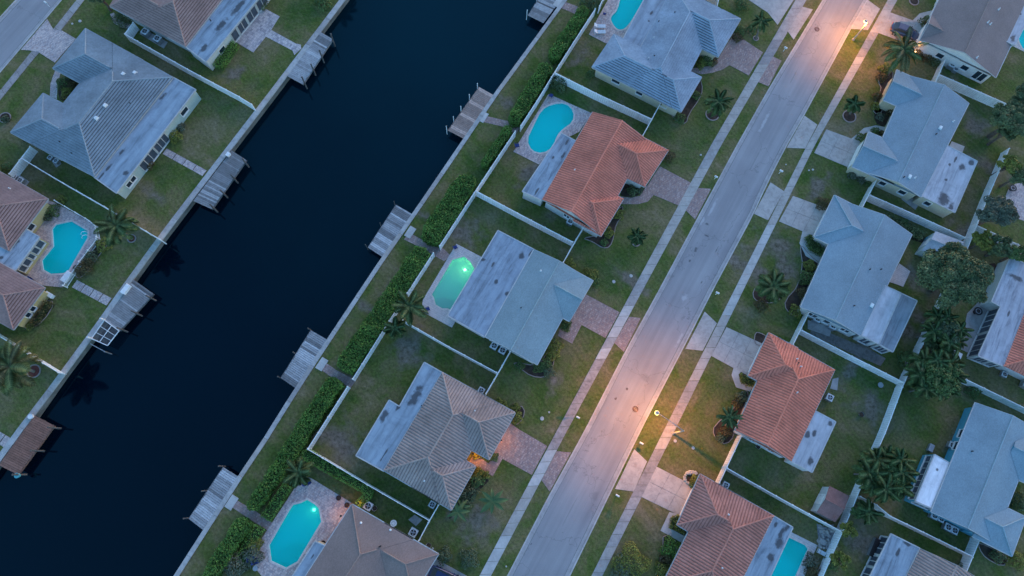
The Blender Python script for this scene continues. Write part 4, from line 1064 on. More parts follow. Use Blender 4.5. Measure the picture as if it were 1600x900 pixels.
def lamp(parent, loc, energy, col, r=0.12, name='bulb_light', wing=False):
    l = bpy.data.lights.new(name, 'POINT')
    if wing:                                                # a street lantern throws most of its light sideways
        l.use_nodes = True; t = l.node_tree; em = t.nodes['Emission']; g = t.nodes.new('ShaderNodeNewGeometry')
        sx = t.nodes.new('ShaderNodeSeparateXYZ'); t.links.new(g.outputs['Incoming'], sx.inputs[0])
        c = mathn(t, 'ABSOLUTE', sx.outputs[2]); mr = t.nodes.new('ShaderNodeMapRange'); mr.interpolation_type = 'SMOOTHSTEP'
        t.links.new(c, mr.inputs['Value']); mr.inputs['From Min'].default_value = .16; mr.inputs['From Max'].default_value = .50      # the housing cuts the light off sideways
        t.links.new(mathn(t, 'MULTIPLY', mathn(t, 'POWER', mathn(t, 'MAXIMUM', c, 0.35), -1.5), mr.outputs[0]), em.inputs['Strength'])
    l.type = 'POINT'; l.energy = energy * KL; l.color = col; l.shadow_soft_size = r
    o = bpy.data.objects.new(name, l); COL.objects.link(o); o.parent = parent; o.location = loc; return o
def pool(k, label, steps=None, light=None, depth=1.25):
    pts = pool_w[k]; cx = sum(p[0] for p in pts) / len(pts); cy = sum(p[1] for p in pts) / len(pts)
    t = thing('swimming_pool', label, 'swimming pool', (cx, cy, 0))
    b = MB(); n = len(pts)
    for i in range(n):
        a, c = pts[i], pts[(i + 1) % n]; b.poly([(a[0], a[1], -.02), (a[0], a[1], -depth), (c[0], c[1], -depth), (c[0], c[1], -.02)])
    b.prism(pts, None, -depth); b.build('basin', PLASTER, t)
    wt = MB(); wt.prism(pts, None, -0.10); wt.build('water', PW_G if k == 'd' else PW, t)
    cp = MB(); cp.prism(offset_poly(pts, .24), -.02, .075, holes=[pts]); cp.build('coping', COPING, t)
    if steps:
        (x, y, r, a0, a1) = steps; p = P2(x, y)
        for j, (rr, zz) in enumerate(((r, -.75), (r * .72, -.42), (r * .45, -.17))):
            s = MB(); A = [math.radians(a0 + (a1 - a0) * i / 12) for i in range(13)]
            s.prism([p] + [(p[0] + rr * math.cos(a), p[1] + rr * math.sin(a)) for a in A], -depth, zz); s.build('step', COPING, t)
    if light:
        for (x, y, e) in light:
            p = P2(x, y, -depth * .5); l = MB(); zl = -depth + .06
            l.tube([(p[0], p[1], zl - .05), (p[0], p[1], zl + .1)], [.2, .16], 12); q = l.build('pool_light', emit('pool_lamp_glow', (1.0, 0.93, 0.6), 5), t)
            lamp(q, (p[0] - cx, p[1] - cy, -depth * .5), e, (1.0, 0.80, 0.24), .1)
    return t
pool('a', 'angular pool with curved entry steps beside the reddish brown house on the left bank', steps=(69, 428, 2.3, -10, 100))
pool('b', 'freeform pool at the top edge with two loungers on its paved deck')
pool('c', 'kidney shaped pool above the bright terracotta house', steps=(893, 180, 1.3, 150, 290))
pool('d', 'glowing green pool beside the wide flat blue roof', depth=2.2, light=[(726, 418, 48)], steps=(692, 484, 2.0, 20, 160))
pool('e', 'long faceted turquoise pool with one lit lamp at its top end near the bottom edge', depth=1.8, light=[(488, 797, 12)], steps=(456, 884, 2.4, -5, 150))
pool('f', 'rectangular pool with concentric corner steps at the bottom edge under a flat roof', steps=(1262, 854, 2.6, 150, 250))
pool('g', 'corner of a pool cut off by the right edge near the top')
def ladder(px, label, rot):
    p = P2(*px); t = thing('pool_handrail', label, 'handrail', (p[0], p[1], 0)); 
    for s in (-.28, .28):
        mb = MB(); u = Vector((math.cos(rot), math.sin(rot), 0)); v = Vector((-u.y, u.x, 0)) * s; c = Vector((p[0], p[1], 0)) + v
        mb.tube([c - u * .35 + Vector((0, 0, .04)), c - u * .3 + Vector((0, 0, .75)), c + u * .1 + Vector((0, 0, .85)), c + u * .55 + Vector((0, 0, .3)), c + u * .6 + Vector((0, 0, -.4))], .035, 6); mb.build('rail', WHITE, t)
ladder((135, 368), 'white handrail at the right corner of the angular pool', math.radians(200))

# ================================================================== DOCKS
WOODS = {'grey': [M('dock_wood_%d' % i, mul((0.235, 0.235, 0.235), k), .9, .2, 1.5, 8, .3) for i, k in enumerate((.5, .8, 1.05, 1.6))],
         'pale': [M('dock_wood_pale_%d' % i, mul((0.36, 0.365, 0.37), k), .9, .2, 1.5, 8, .3) for i, k in enumerate((.5, .8, 1.0, 1.3))],
         'tan': [M('dock_wood_tan_%d' % i, mul((0.30, 0.22, 0.185), k), .9, .2, 1.5, 8, .3) for i, k in enumerate((.8, .95, 1.05, 1.7))],
         'red': [M('dock_wood_red_%d' % i, mul((0.25, 0.125, 0.09), k), .9, .2, 1.5, 8, .3) for i, k in enumerate((.85, .95, 1.05, 1.15))]}
PILE = M('dock_pile', (0.10, 0.095, 0.09), .9, .35, 2, 9, .4)
def dock(label, quad, wood, piles, ptop=1.5, white=False, prad=0.13, seed=0, plank=0.27, pw=None, band=None):
    rnd = random.Random(seed); z = 0.06
    q = [P(x, y, z) for x, y in quad]                       # inner a, outer a, outer b, inner b
    c = sum(q, Vector()) / 4; t = thing('dock', label, 'dock', (c.x, c.y, WATER_Z))
    n = int((q[3] - q[0]).length / plank); last = 1; wm = WOODS[wood]; pw = pw or (1, 3, 3, 1.6)
    for i in range(n):
        f0, f1 = (i + .04) / n, (i + .93) / n
        A, B, C_, D = q[0].lerp(q[3], f0), q[1].lerp(q[2], f0), q[1].lerp(q[2], f1), q[0].lerp(q[3], f1)
        e = (B - A).normalized() * rnd.uniform(-.05, .05)
        if rnd.random() < .55: last = rnd.choices(range(4), pw)[0]
        if band and wood == 'tan': last = 3 if i % band in (0, 1) else last if last != 3 else 1
        mb = MB(); mb.prism([(p.x, p.y) for p in (A, B + e, C_ + e, D)], z - .05, z + rnd.uniform(-.006, .006)); mb.build('plank', wm[last], t)
    for f in (.08, .5, .92):
        a, b = q[0].lerp(q[1], f), q[3].lerp(q[2], f); mb = MB(); mb.beam(a - Vector((0, 0, .15)), b - Vector((0, 0, .15)), .1, .2); mb.build('beam', PILE, t)
    a, b = q[1], q[2]; mb = MB(); o = (q[1] - q[0]).normalized() * .04; mb.beam(a + o - Vector((0, 0, .13)), b + o - Vector((0, 0, .13)), .06, .26); mb.build('edge_board', wm[0], t)
    for f in piles:
        p = q[1].lerp(q[2], f) + (q[1] - q[0]).normalized() * .22; k = rnd.uniform(-.15, .15)
        mb = MB(); mb.tube([(p.x, p.y, -3.4), (p.x + k * .2, p.y, z + ptop + k)], [prad, prad * .85], 8); pl = mb.build('pile', WHITE if white else PILE, t)
        mb = MB(); mb.tube([(p.x + k * .2, p.y, z + ptop + k), (p.x + k * .2, p.y, z + ptop + k + .14)], [prad * 1.1, .02], 8); mb.build('pile_cap', WHITE if white else PILE, pl)
    return t
dock('grey plank dock at the top of the left bank with four leaning dark piles', [(501, 50), (520, 61), (473, 132), (447, 118)], 'pale', (.03, .4, .68, .97), 1.7, seed=1)
dock('grey plank dock on the left bank with a white box at its top corner', [(362, 235), (385, 250), (331, 327), (302, 314)], 'grey', (.05, .38, .68, .97), 1.5, seed=2)
d3 = dock('grey plank dock on the left bank next to the white boat lift grid', [(209, 437), (240, 459), (187, 517), (162, 500)], 'grey', (.1, .52, .95), 1.5, seed=3)
dock('red brown plank dock at the left edge, lowest on the left bank', [(54, 649), (85, 665), (28, 742), (-2, 727)], 'red', (.03, .5, .98), 1.5, seed=4)
dock('grey weathered dock cut off by the top edge on the right bank', [(876, 0), (848, -12), (825, 24), (849, 36)], 'grey', (.3, .98), 1.1, True, .07, seed=5)
dock('tan striped plank dock with five thin white posts on the right bank', [(772, 149), (749, 136), (700, 204), (725, 217)], 'tan', (.02, .28, .55, .78, 1.0), 1.1, True, .07, seed=6, band=9)
dock('blue grey plank dock with three short posts left of the longest hedge', [(645, 335), (619, 320), (575, 387), (598, 402)], 'pale', (.0, .5, 1.0), 1.1, False, .07, seed=7)
dock('pale grey dock with slanting posts, second from the bottom on the right bank', [(512, 531), (486, 516), (439, 591), (462, 607)], 'pale', (.0, .5, 1.0), .9, False, .10, seed=8, pw=(1, 2, 3, 3))
dock('blue grey plank dock nearest the bottom edge on the right bank', [(373, 745), (349, 730), (295, 811), (318, 829)], 'pale', (.0, .48, 1.0), 1.2, False, .10, seed=9)
# boat lift platform
q = [P(x, y, .15) for x, y in ((163, 500), (186, 517), (168, 540), (143, 529))]; c = sum(q, Vector()) / 4
t = thing('boat_lift', 'white framed boat lift grid beside a grey dock on the left bank', 'boat lift', (c.x, c.y, WATER_Z))
mb = MB()
for a, b in ((0, 1), (1, 2), (2, 3), (3, 0)): mb.beam(q[a], q[b], .10, .10)
mb.beam(q[0].lerp(q[1], .5), q[3].lerp(q[2], .5), .08, .10)
mb.build('frame', WHITE, t)
for k in (1, 2):
    mb = MB(); mb.beam(q[0].lerp(q[3], k / 3), q[1].lerp(q[2], k / 3), .06, .08); mb.build('cross_bar', WHITE, t)
for i in range(3):
    for j in range(2):
        bl = lambda u, v: q[0] * (1 - u) * (1 - v) + q[1] * u * (1 - v) + q[2] * u * v + q[3] * (1 - u) * v
        u0, u1, v0, v1 = j / 2 + .05, (j + 1) / 2 - .05, i / 3 + .04, (i + 1) / 3 - .04
        mb = MB()
        for k in range(7): mb.beam(bl(u0, v0 + (v1 - v0) * k / 6) - Vector((0, 0, .04)), bl(u1, v0 + (v1 - v0) * k / 6) - Vector((0, 0, .04)), .06, .05)
        mb.build('grating', WOODS['grey'][0], t)
for p in (q[0], q[3]):
    mb = MB(); mb.tube([(p.x, p.y, -3.4), (p.x, p.y, 1.2)], .11, 8); mb.build('lift_post', WHITE, t)
e = P(141, 537, .3); f_ = P(165, 550, .3); mb = MB(); mb.beam(e, f_, .08, .10); mb.tube([(f_.x, f_.y, -3), (f_.x, f_.y, .6)], .08, 8); mb.build('cradle', METAL, t)
def boxthing(name, label, cat, px, sz, mat, z0=0.08, rot=None, lid=None, legs=False):
    p = P2(*px); t = thing(name, label, cat, (p[0], p[1], z0)); r = RD if rot is None else rot
    mb = MB(); mb.box((p[0], p[1], z0 + sz[2] / 2), (sz[0], sz[1], sz[2]), r); mb.build('body', mat, t)
    mb = MB(); mb.box((p[0], p[1], z0 + sz[2] + .035), (sz[0] + .08, sz[1] + .08, .07), r, top=(.93, .9)); mb.build('lid', lid or mat, t); return t
boxthing('storage_box', 'white lidded box at the top corner of the second dock on the left bank', 'storage box', (358, 243), (.55, .45, .4), WHITE, .08)
boxthing('storage_box', 'long pale dock box at the top corner of the dock beside the boat lift', 'storage box', (199, 453), (1.4, .6, .5), WHITE, .08)
for px, l in (((51, 651), 'round white bucket on the seawall at the red brown dock'), ((30, 743), 'small teal bucket at the lower end of the red brown dock')):
    p = P2(*px); t = thing('bucket', l, 'bucket', (p[0], p[1], .1)); mb = MB(); mb.tube([(p[0], p[1], .1), (p[0], p[1], .5)], [.26, .34], 14); mb.build('body', WHITE if px[0] == 51 else M('teal_plastic', (.1, .4, .42), .5, .1), t)
    mb = MB(); mb.tube([(p[0] + .34 * math.cos(a), p[1] + .34 * math.sin(a), .5 + .1 * math.sin(a * .5)) for a in [math.pi * i / 8 for i in range(9)]], .02, 5); mb.build('handle', METAL, t)

# ================================================================== FENCES
VINYL = [M('vinyl_%d' % i, mul((0.84, 0.84, 0.83), k), .45, .08, 1.5, 5, .05) for i, k in enumerate((.93, 1.0, 1.06))]
def fence(label, lines, h=1.8, pl=2.35, vinyl=True, low=False):
    A = P2(*lines[0][0], h); t = thing('fence', label, 'fence', (A[0], A[1], 0)); mat = VINYL
    for ln in lines:
        pts = [P2(x, y, h) for x, y in ln]; s = arc(pts); n = max(1, round(s[-1] / pl)); nodes = [at(pts, s, s[-1] * i / n) for i in range(n + 1)]
        for i, p in enumerate(nodes):
            mb = MB(); r = math.atan2(nodes[min(i + 1, n)][1] - nodes[max(i - 1, 0)][1], nodes[min(i + 1, n)][0] - nodes[max(i - 1, 0)][0])
            hh = h + .06; mb.box((p[0], p[1], hh / 2 - .1), (.14, .14, hh + .2), r); po = mb.build('post', VINYL[1], t)
            mb = MB(); mb.box((p[0], p[1], hh + .05), (.18, .18, .1), r, top=(.1, .1)); mb.build('post_cap', WHITE, po)
        for i in range(n):
            a, b = Vector(nodes[i]).to_3d(), Vector(nodes[i + 1]).to_3d(); d = (b - a).normalized() * .075; a, b = a + d, b - d; mt = random.choice(mat); mb = MB()
            if low:
                for z in (.15, h - .12): mb.beam(a + Vector((0, 0, z)), b + Vector((0, 0, z)), .05, .09)
                m_ = max(3, int((b - a).length / .13))
                for k in range(m_): c = a.lerp(b, (k + .5) / m_); mb.box((c.x, c.y, h / 2), (.03, .03, h - .2), 0)
                mb.build('railing_panel', VINYL[2], t)
            else:
                z0, z1 = .05, h
                mb.beam(a + Vector((0, 0, (z0 + z1) / 2)), b + Vector((0, 0, (z0 + z1) / 2)), .035, z1 - z0 - .1); pn = mb.build('panel', mt, t)
                mb = MB(); mb.beam(a + Vector((0, 0, z1 - .03)), b + Vector((0, 0, z1 - .03)), .075, .12); mb.build('rail', VINYL[2], pn)
                mb = MB(); mb.beam(a + Vector((0, 0, .1)), b + Vector((0, 0, .1)), .07, .14); mb.build('rail', VINYL[2], pn)
                # tongue and groove boards
                mb = MB(); m_ = max(2, int((b - a).length / .3)); u = (b - a).normalized(); v = Vector((-u.y, u.x, 0))
                for k in range(1, m_):
                    c = a.lerp(b, k / m_)
                    for s2 in (-1, 1): mb.box((c.x + v.x * s2 * .02, c.y + v.y * s2 * .02, .95), (.02, .008, z1 - .35), math.atan2(u.y, u.x))
                mb.build('board_joint', CONC[2], pn, kind='stuff')
    return t
fence('white vinyl fence between the brown and the pale grey tiled houses on the left bank', [[(208, 35), (195, 53)], [(195.5, 53.5), (300, 112), (372, 150), (393, 163)]])
fence('white vinyl fence below the pale grey tiled house running to the left seawall', [[(47, 229), (14, 272)], [(35, 248), (90, 281), (172, 328), (250, 374)]], 1.7)
fence('low white railing fence around the angular pool', [[(85, 313), (147, 349), (150, 370)], [(150, 373), (118, 415), (98, 446)]], 1.1, 1.8, low=True)
fence('white vinyl fence at the left edge below the reddish brown house', [[(-25, 510), (0, 526), (50, 557), (91, 582)]], 1.5)
fence('white fence at the top edge left of the freeform pool', [[(952, -22), (937, 9)]])
fence('white fence behind the top hedges on the right bank, left of the freeform pool', [[(930, 14), (900, 60), (867, 112), (840, 156), (814, 196)]])
fence('white fence between the kidney pool and the hedge', [[(805, 205), (791, 226), (743, 298), (687, 384)]])
fence('white fence between the longest hedge and the lit green pool', [[(677, 395), (640, 452), (610, 498), (600, 514), (575, 554), (551, 592)]])
fence('white fence between the lower hedge and the taupe house lawn', [[(543, 604), (520, 640), (481, 701)]])
fence('white fence between the blue grey tiled house and the kidney pool lawn', [[(868, 114), (940, 150), (1018, 186)], [(1032, 161), (1018, 187), (1004, 212)]])
fence('white fence between the terracotta house and the wide flat roofed house', [[(745, 299), (820, 339), (895, 378)], [(911, 356), (896, 381), (880, 410)]])
fence('white fence between the lit green pool lawn and the taupe house lawn', [[(629, 500), (700, 541), (776, 582)], [(797, 549), (778, 583), (759, 615)]])
fence('white fence between the taupe house and the brown shingled house', [[(481, 702), (575, 758), (670, 813)], [(685, 789), (670, 815), (654, 845)]])
fence('white fence between the two houses at the top right, pink lit at its short end', [[(1477, 94), (1461, 131)], [(1467, 116), (1520, 139), (1577, 164)]])
fence('white fence below the slate grey shingled house', [[(1372, 277), (1347, 325)], [(1360, 305), (1440, 340), (1508, 371)]])
fence('long white back fence running down the right side of the picture', [[(1577, 232), (1547, 300), (1512, 388), (1472, 476), (1412, 600), (1384, 675), (1345, 762), (1317, 830), (1286, 900), (1260, 962)]])
fence('white fence between the blue grey shingled and the orange terracotta houses', [[(1265, 487), (1239, 539)], [(1253, 516), (1330, 556), (1411, 597)]])
fence('white fence between the two terracotta houses on the east side, pink at one end', [[(1159, 681), (1124, 755)], [(1137, 732), (1220, 779), (1316, 831)]])
fence('white fence below the teal walled house, kinked behind the tree', [[(1345, 776), (1372, 790), (1380, 801), (1450, 835), (1519, 869)], [(1531, 843), (1508, 899)]])
fence('white fence above the teal walled house at the right edge', [[(1510, 593), (1600, 637), (1650, 662)]])
fence('teal shaded white fence beside the small grey shed at the right', [[(1526, 352), (1582, 378), (1612, 392)]])
fence('short white fence at the top edge above the blue grey tiled house', [[(1088, -24), (1126, -2), (1120, 12)]])

# ================================================================== SMALL THINGS
def mk_ac():
    t = thing('air_conditioner', 'x', 'air conditioner', shift=False)
    mb = MB(); mb.box((0, 0, .45), (.86, .86, .7)); mb.build('cabinet', METAL, t)
    mb = MB(); mb.box((0, 0, .83), (.92, .92, .07)); mb.build('top_frame', M('ac_frame', (.55, .57, .58), .5, .1), t)
    mb = MB(); mb.disc((0, 0, .872), .36, 20); f = mb.build('fan_well', BLACK, t)
    mb = MB()
    for k in range(4):
        a = k * math.pi / 2; mb.poly([(0, 0, .88), (.3 * math.cos(a), .3 * math.sin(a), .88), (.3 * math.cos(a + .6), .3 * math.sin(a + .6), .89)])
    mb.disc((0, 0, .895), .11, 12); mb.build('fan', METAL, f)
    mb = MB(); mb.disc((0, 0, .885), .40, 20, r2=.35, z2=.90); mb.build('grille', WHITE, t)
    return t
AC = mk_ac()
for (x, y, l, s) in [(231, 55, 'upper of two round fan units beside the brown tiled house on the left bank', 1.1), (250, 66, 'lower of two round fan units beside the brown tiled house on the left bank', 1.1),
    (82, 249, 'air conditioner left of the pair under the eave of the pale grey tiled house', .7), (91, 254, 'air conditioner right of the pair under the eave of the pale grey tiled house', .7),
    (27, 279, 'small air conditioner by the fence above the reddish brown house', .75), (37, 285, 'boxy unit on a pad below the fence above the reddish brown house', .9),
    (890, 349, 'air conditioner under the lower eave of the bright terracotta house', 1.0), (772, 542, 'left of two air conditioners beside the grey shingled house', 1.05), (785, 549, 'right of two air conditioners beside the grey shingled house', 1.05),
    (752, 611, 'air conditioner beside the fence above the taupe house', .9), (676, 788, 'air conditioner in the corner of the fence below the taupe house', .9),
    (577, 790, 'air conditioner near the trimmed hedge at the brown shingled house', 1.1), (647, 831, 'air conditioner beside the fence end at the brown shingled house', 1.1),
    (1131, 758, 'round unit by the fence above the dark terracotta house', .9), (1292, 622, 'air conditioner on a pad right of the orange terracotta house', 1.0),
    (1273, 500, 'left of two air conditioners below the blue grey shingled house', 1.05), (1297, 511, 'right of two air conditioners below the blue grey shingled house', 1.1),
    (1397, 300, 'left unit under the cream wall of the slate grey house', 1.0), (1434, 316, 'right unit under the cream wall of the slate grey house', .9),
    (1482, 106, 'larger blue unit behind the pink lit fence end', 1.1), (1489, 112, 'smaller unit behind the pink lit fence end', .8), (1482, 696, 'white square unit against the teal wall', .95),
    (1454, 805, 'left unit of four below the teal walled house', 1.0), (1465, 810, 'second unit of four below the teal walled house', .9), (1475, 823, 'third unit of four below the teal walled house', 1.0), (1485, 828, 'right unit of four below the teal walled house', 1.0),
    (1564, 586, 'small unit below the house at the right edge', .8), (1597, 602, 'large unit at the right edge above the white fence', 1.2)]:
    p = P2(x, y); put(AC, (p[0], p[1], .04), RD, l, 'air conditioners and pumps beside the houses', s)
def mk_mail():
    t = thing('mailbox', 'x', 'mailbox', shift=False)
    mb = MB(); mb.box((0, 0, .5), (.1, .1, 1.1)); mb.build('post', WHITE, t)
    mb = MB(); mb.box((.0, 0, 1.12), (.62, .26, .2)); mb.tube([(-.31, 0, 1.2), (.31, 0, 1.2)], .13, 12); mb.build('box', WHITE, t)
    mb = MB(); mb.box((.1, .15, 1.26), (.04, .02, .22)); mb.build('flag', MULCH, t); return t
MAIL = mk_mail()
for (x, y, l) in [(1116, 280, 'white mailbox at the kerb right of the terracotta house drive'), (1224, 80, 'white mailbox on the verge below the top driveway, west side'), (1217, 271, 'white mailbox on the grass tip on the east side near the upper driveways'),
                  (1000, 693, 'mailbox at the kerb just left of the orange lit lawn'), (963, 774, 'small white mailbox on the verge below the lowest concrete drive'), (1118, 460, 'white mailbox on the dry verge across from the wide flat roof'),
                  (902, 653, 'white mailbox on the verge across the kerb from the lower manhole'), (77, 10, 'mailbox at the kerb of the top left street')]:
    p = P2(x, y); put(MAIL, (p[0], p[1], 0), RD + math.pi / 2, l, 'mailboxes along the kerbs', .8)
def mk_cover():
    t = thing('utility_cover', 'x', 'utility cover', shift=False); mb = MB(); mb.tube([(0, 0, 0), (0, 0, .12)], [.34, .30], 16); mb.build('rim', CONC[0], t)
    mb = MB(); mb.disc((0, 0, .13), .24, 16); mb.build('lid', CONC[0], t); return t
COV = mk_cover()
for (x, y, l, s) in [(847, 654, 'blue white cover in the lawn below the striped mowing marks', 1.0), (858, 644, 'small pale cover beside the blue white one in the lawn', .5), (986, 431, 'square looking white cover beside the west pavement', .9),
    (959, 440, 'round white cover left of the square looking one', .9), (1095, 242, 'white cover in the lawn beside the garage of the terracotta house', .6), (1264, 266, 'left of two tiny cyan covers in the lawn', .5), (1270, 265, 'right of two tiny cyan covers in the lawn', .6),
    (1055, 689, 'oval white cover just beside the pavement on the orange lit lawn', .8), (1083, 700, 'oval white cover in the middle of the orange lit lawn', .8), (125, 33, 'white cover with a dark edge in the top left lawn', .9), (113, 37, 'small pale cover next to the larger one in the top left lawn', .6),
    (732, 882, 'white globe cover beside the round shrub near the bottom', .6), (1228, 257, 'small white cover near the upper mailbox on the east side', .4), (791, 885, 'tiny white cover at the bottom verge', .4), (676, 857, 'small white garden light beside the bottom house corner', .5),
    (684, 863, 'larger white garden light at the bottom house corner', .6), (1487, 74, 'white garden pot by the wall of the top right house', .5)]:
    p = P2(x, y); put(COV, (p[0], p[1], 0), random.random(), l, 'small covers and garden lights', s * .8)
def mk_man():
    t = thing('manhole_cover', 'x', 'manhole cover', shift=False); mb = MB(); mb.tube([(0, 0, 0), (0, 0, .015)], .42, 24); mb.build('ring', M('iron_rim', (.11, .08, .08), .8, .2), t)
    mb = MB(); mb.tube([(0, 0, .005), (0, 0, .022)], .32, 24); c = mb.build('lid', M('rusty_iron', (.10, .055, .055), .8, .3, 3), t); mb = MB()
    for k in range(-2, 3): mb.box((0, k * .12, .025), (.4, .03, .008))
    mb.build('tread', METAL, c); return t
MAN = mk_man()
for (x, y, l) in [(993, 639, 'rusty manhole cover in the pink lit lower road'), (1277, 45, 'rusty manhole cover in the road near the top street lamp'), (980, 608, 'small dark valve cover above the lower manhole'), (962, 623, 'small dark valve cover left of the lower manhole')]:
    p = P2(x, y); put(MAN, (p[0], p[1], -.11), .3, l, 'iron covers in the road', 1.0 if 'man' in l.split()[1] else .35)
def mk_lounger():
    t = thing('sun_lounger', 'x', 'sun lounger', shift=False)
    mb = MB()
    for y in (-.3, .3): mb.beam((-.9, y, .32), (.95, y, .32), .05, .06)
    mb.beam((-.9, -.3, .32), (-.9, .3, .32), .05, .06); mb.beam((.95, -.3, .32), (.95, .3, .32), .05, .06); mb.build('frame', WHITE, t)
    for x in (-.8, .7):
        for y in (-.28, .28): mb = MB(); mb.box((x, y, .15), (.05, .05, .32)); mb.build('leg', WHITE, t)
    m1 = M('lounger_sling', (.62, .70, .74), .7, .05)
    for k in range(8): mb = MB(); mb.box((-.82 + k * .16, 0, .37), (.13, .62, .04)); mb.build('slat', m1, t)
    mb = MB(); mb.beam((.45, 0, .38), (1.0, 0, .78), .62, .05); mb.build('backrest', m1, t); return t
LG = mk_lounger()
for (x, y, r, l, s) in [(937, 43, .0, 'upper white lounger on the freeform pool deck', .95), (937, 52, .05, 'lower pale blue lounger on the freeform pool deck', .95), (1284, 864, -.5, 'pale lounger lying in the grass right of the rectangular pool', .8)]:
    p = P2(x, y); put(LG, (p[0], p[1], .05), r + math.pi, l, 'sun loungers', s)
BLUE = M('blue_fabric', (.02, .05, .20), .7, .2)
def mk_chair():
    t = thing('garden_chair', 'x', 'garden chair', shift=False)
    mb = MB(); mb.box((0, 0, .42), (.5, .5, .05)); mb.build('seat', BLUE, t); mb = MB(); mb.beam((-.25, 0, .42), (-.36, 0, .92), .5, .04); mb.build('backrest', BLUE, t)
    for x in (-.22, .22):
        for y in (-.22, .22): mb = MB(); mb.tube([(x, y, 0), (x, y, .41)], .02, 5); mb.build('leg', BLACK, t)
    for y in (-.27, .27): mb = MB(); mb.beam((-.26, y, .62), (.22, y, .62), .05, .03); mb.build('armrest', BLACK, t)
    return t
CH = mk_chair()
for (x, y, r, l, s) in [(479, 755, .6, 'left dark blue chair at the top corner of the faceted pool deck', 1.0), (484, 753, 2.2, 'right dark blue chair at the top corner of the faceted pool deck', 1.0), (718, 483, .4, 'dark blue chair left of the lit green pool steps', 1.0) if False else (669, 484, .4, 'dark blue chair below the lit green pool', 1.0),
    (712, 388, .5, 'white and dark chair at the top corner of the lit green pool deck', 1.0), (861, 152, 1.0, 'dark chair at the top corner of the kidney pool deck', 1.1), (808, 230, .2, 'dark chair at the left corner of the kidney pool deck', 1.2), (1541, 474, 2.0, 'dark chair beside the screened porch at the right edge', 1.3),
    (1539, 507, 1.0, 'reddish dark chair along the screened porch at the right edge', 1.1), (396, 871, .3, 'blue chair at the lower left corner of the faceted pool deck', 1.3), (402, 876, .3, 'second blue chair at the lower left corner of the faceted pool deck', 1.2), (944, 24, 1.2, 'small dark chair above the loungers', .8), (51, 438, -.6, 'dark chair against the wall left of the angular pool', .9)]:
    p = P2(x, y); put(CH, (p[0], p[1], .05), r, l, 'garden chairs', s)
def table(label, px, r, mat, z=.72, pot=False):
    p = P2(*px); t = thing('garden_table', label, 'garden table', (p[0], p[1], 0)); mb = MB(); mb.tube([(p[0], p[1], z), (p[0], p[1], z + .05)], r, 24); mb.build('table_top', mat, t)
    mb = MB(); mb.tube([(p[0], p[1], 0.03), (p[0], p[1], z)], .06, 8); mb.build('stem', BLACK, t); mb = MB(); mb.disc((p[0], p[1], z + .055), r * .6, 20, r2=r * .5); mb.build('inlay', METAL, t); mb = MB(); mb.tube([(p[0], p[1], .03), (p[0], p[1], .07)], r * .5, 12); mb.build('base', BLACK, t)
table('round white table beside the bottom brown house and the fence', (616, 817), .42, WHITE)
table('small round pale table at the lower left corner of the faceted pool deck', (402, 887), .32, METAL)
table('dark round table on the patio right of the palm cluster', (1523, 488), .62, BLACK)
table('round dark fire table on the patio at the right edge', (1579, 296), .55, BLACK, .5)
table('round dark fire bowl table in the lawn right of the orange terracotta house', (1374, 602), .38, METAL, .3)
for (x, y, l, m_) in [(530, 778, 'dark blue round planter beside the trimmed hedge', BLUE), (543, 789, 'small dark blue pot at the deck corner by the wall light', BLUE), (1488, 66, 'pale pot under the wall light of the top right house', WHITE), (1466, 552, 'white folded tarpaulin bin under the palm cluster', WHITE), (506, 848, 'white pot at the corner of the flat roof near the faceted pool', WHITE),
    (1344, 648, 'small pale pot in the back lawn', METAL), (1395, 527, 'pale pot on the bare strip behind the blue grey house', WHITE), (586, 794, 'white pump pot beside the hedge end', WHITE), (1183, 698, 'white globe pot under the wall of the orange terracotta house', WHITE), (670, 852, 'white pot below the fence end near the bottom', WHITE)]:
    p = P2(x, y); t = thing('plant_pot', l, 'pot', (p[0], p[1], 0)); mb = MB(); mb.tube([(p[0], p[1], 0), (p[0], p[1], .45)], [.2, .34], 14, cap=False); mb.build('pot', m_, t); mb = MB(); mb.disc((p[0], p[1], .38), .3, 14); mb.build('soil', SOIL, t)
boxthing('garden_bench', 'white bench box under the palm cluster near the right patio', 'bench', (1478, 548), (1.8, .8, .4), WHITE, .0, RD + math.pi / 2)
boxthing('garden_bench', 'second white bench box right of the first under the palm cluster', 'bench', (1492, 554), (1.4, .8, .4), WHITE, .0, RD + math.pi / 2)
boxthing('hot_tub', 'dark covered hot tub with pale rim beside the bottom right flat roof', 'hot tub', (1368, 858), (2.4, 1.6, .7), METAL, .0, None, BLACK)
boxthing('storage_box', 'pale square box beside the rubble strip near the rectangular pool', 'storage box', (1283, 846), (.6, .8, .4), CONC[2], .0)
boxthing('storage_box', 'small teal box against the fence behind the slate grey house', 'storage box', (1446, 376), (.6, .5, .5), M('teal_box', (.12, .3, .33), .6, .1), .0)
boxthing('storage_box', 'white cabinet beside the deck railing of the angular pool', 'storage box', (107, 434), (1.5, .7, .6), WHITE, .04, RD)
boxthing('storage_box', 'low pale bench box at the wall corner of the reddish brown house', 'storage box', (80, 462), (1.1, .5, .5), WHITE, .04, RD + math.pi / 2)
boxthing('garden_bench', 'pale seat beside the gate of the white screen porch', 'bench', (1452, 700), (1.0, .6, .45), METAL, 0)
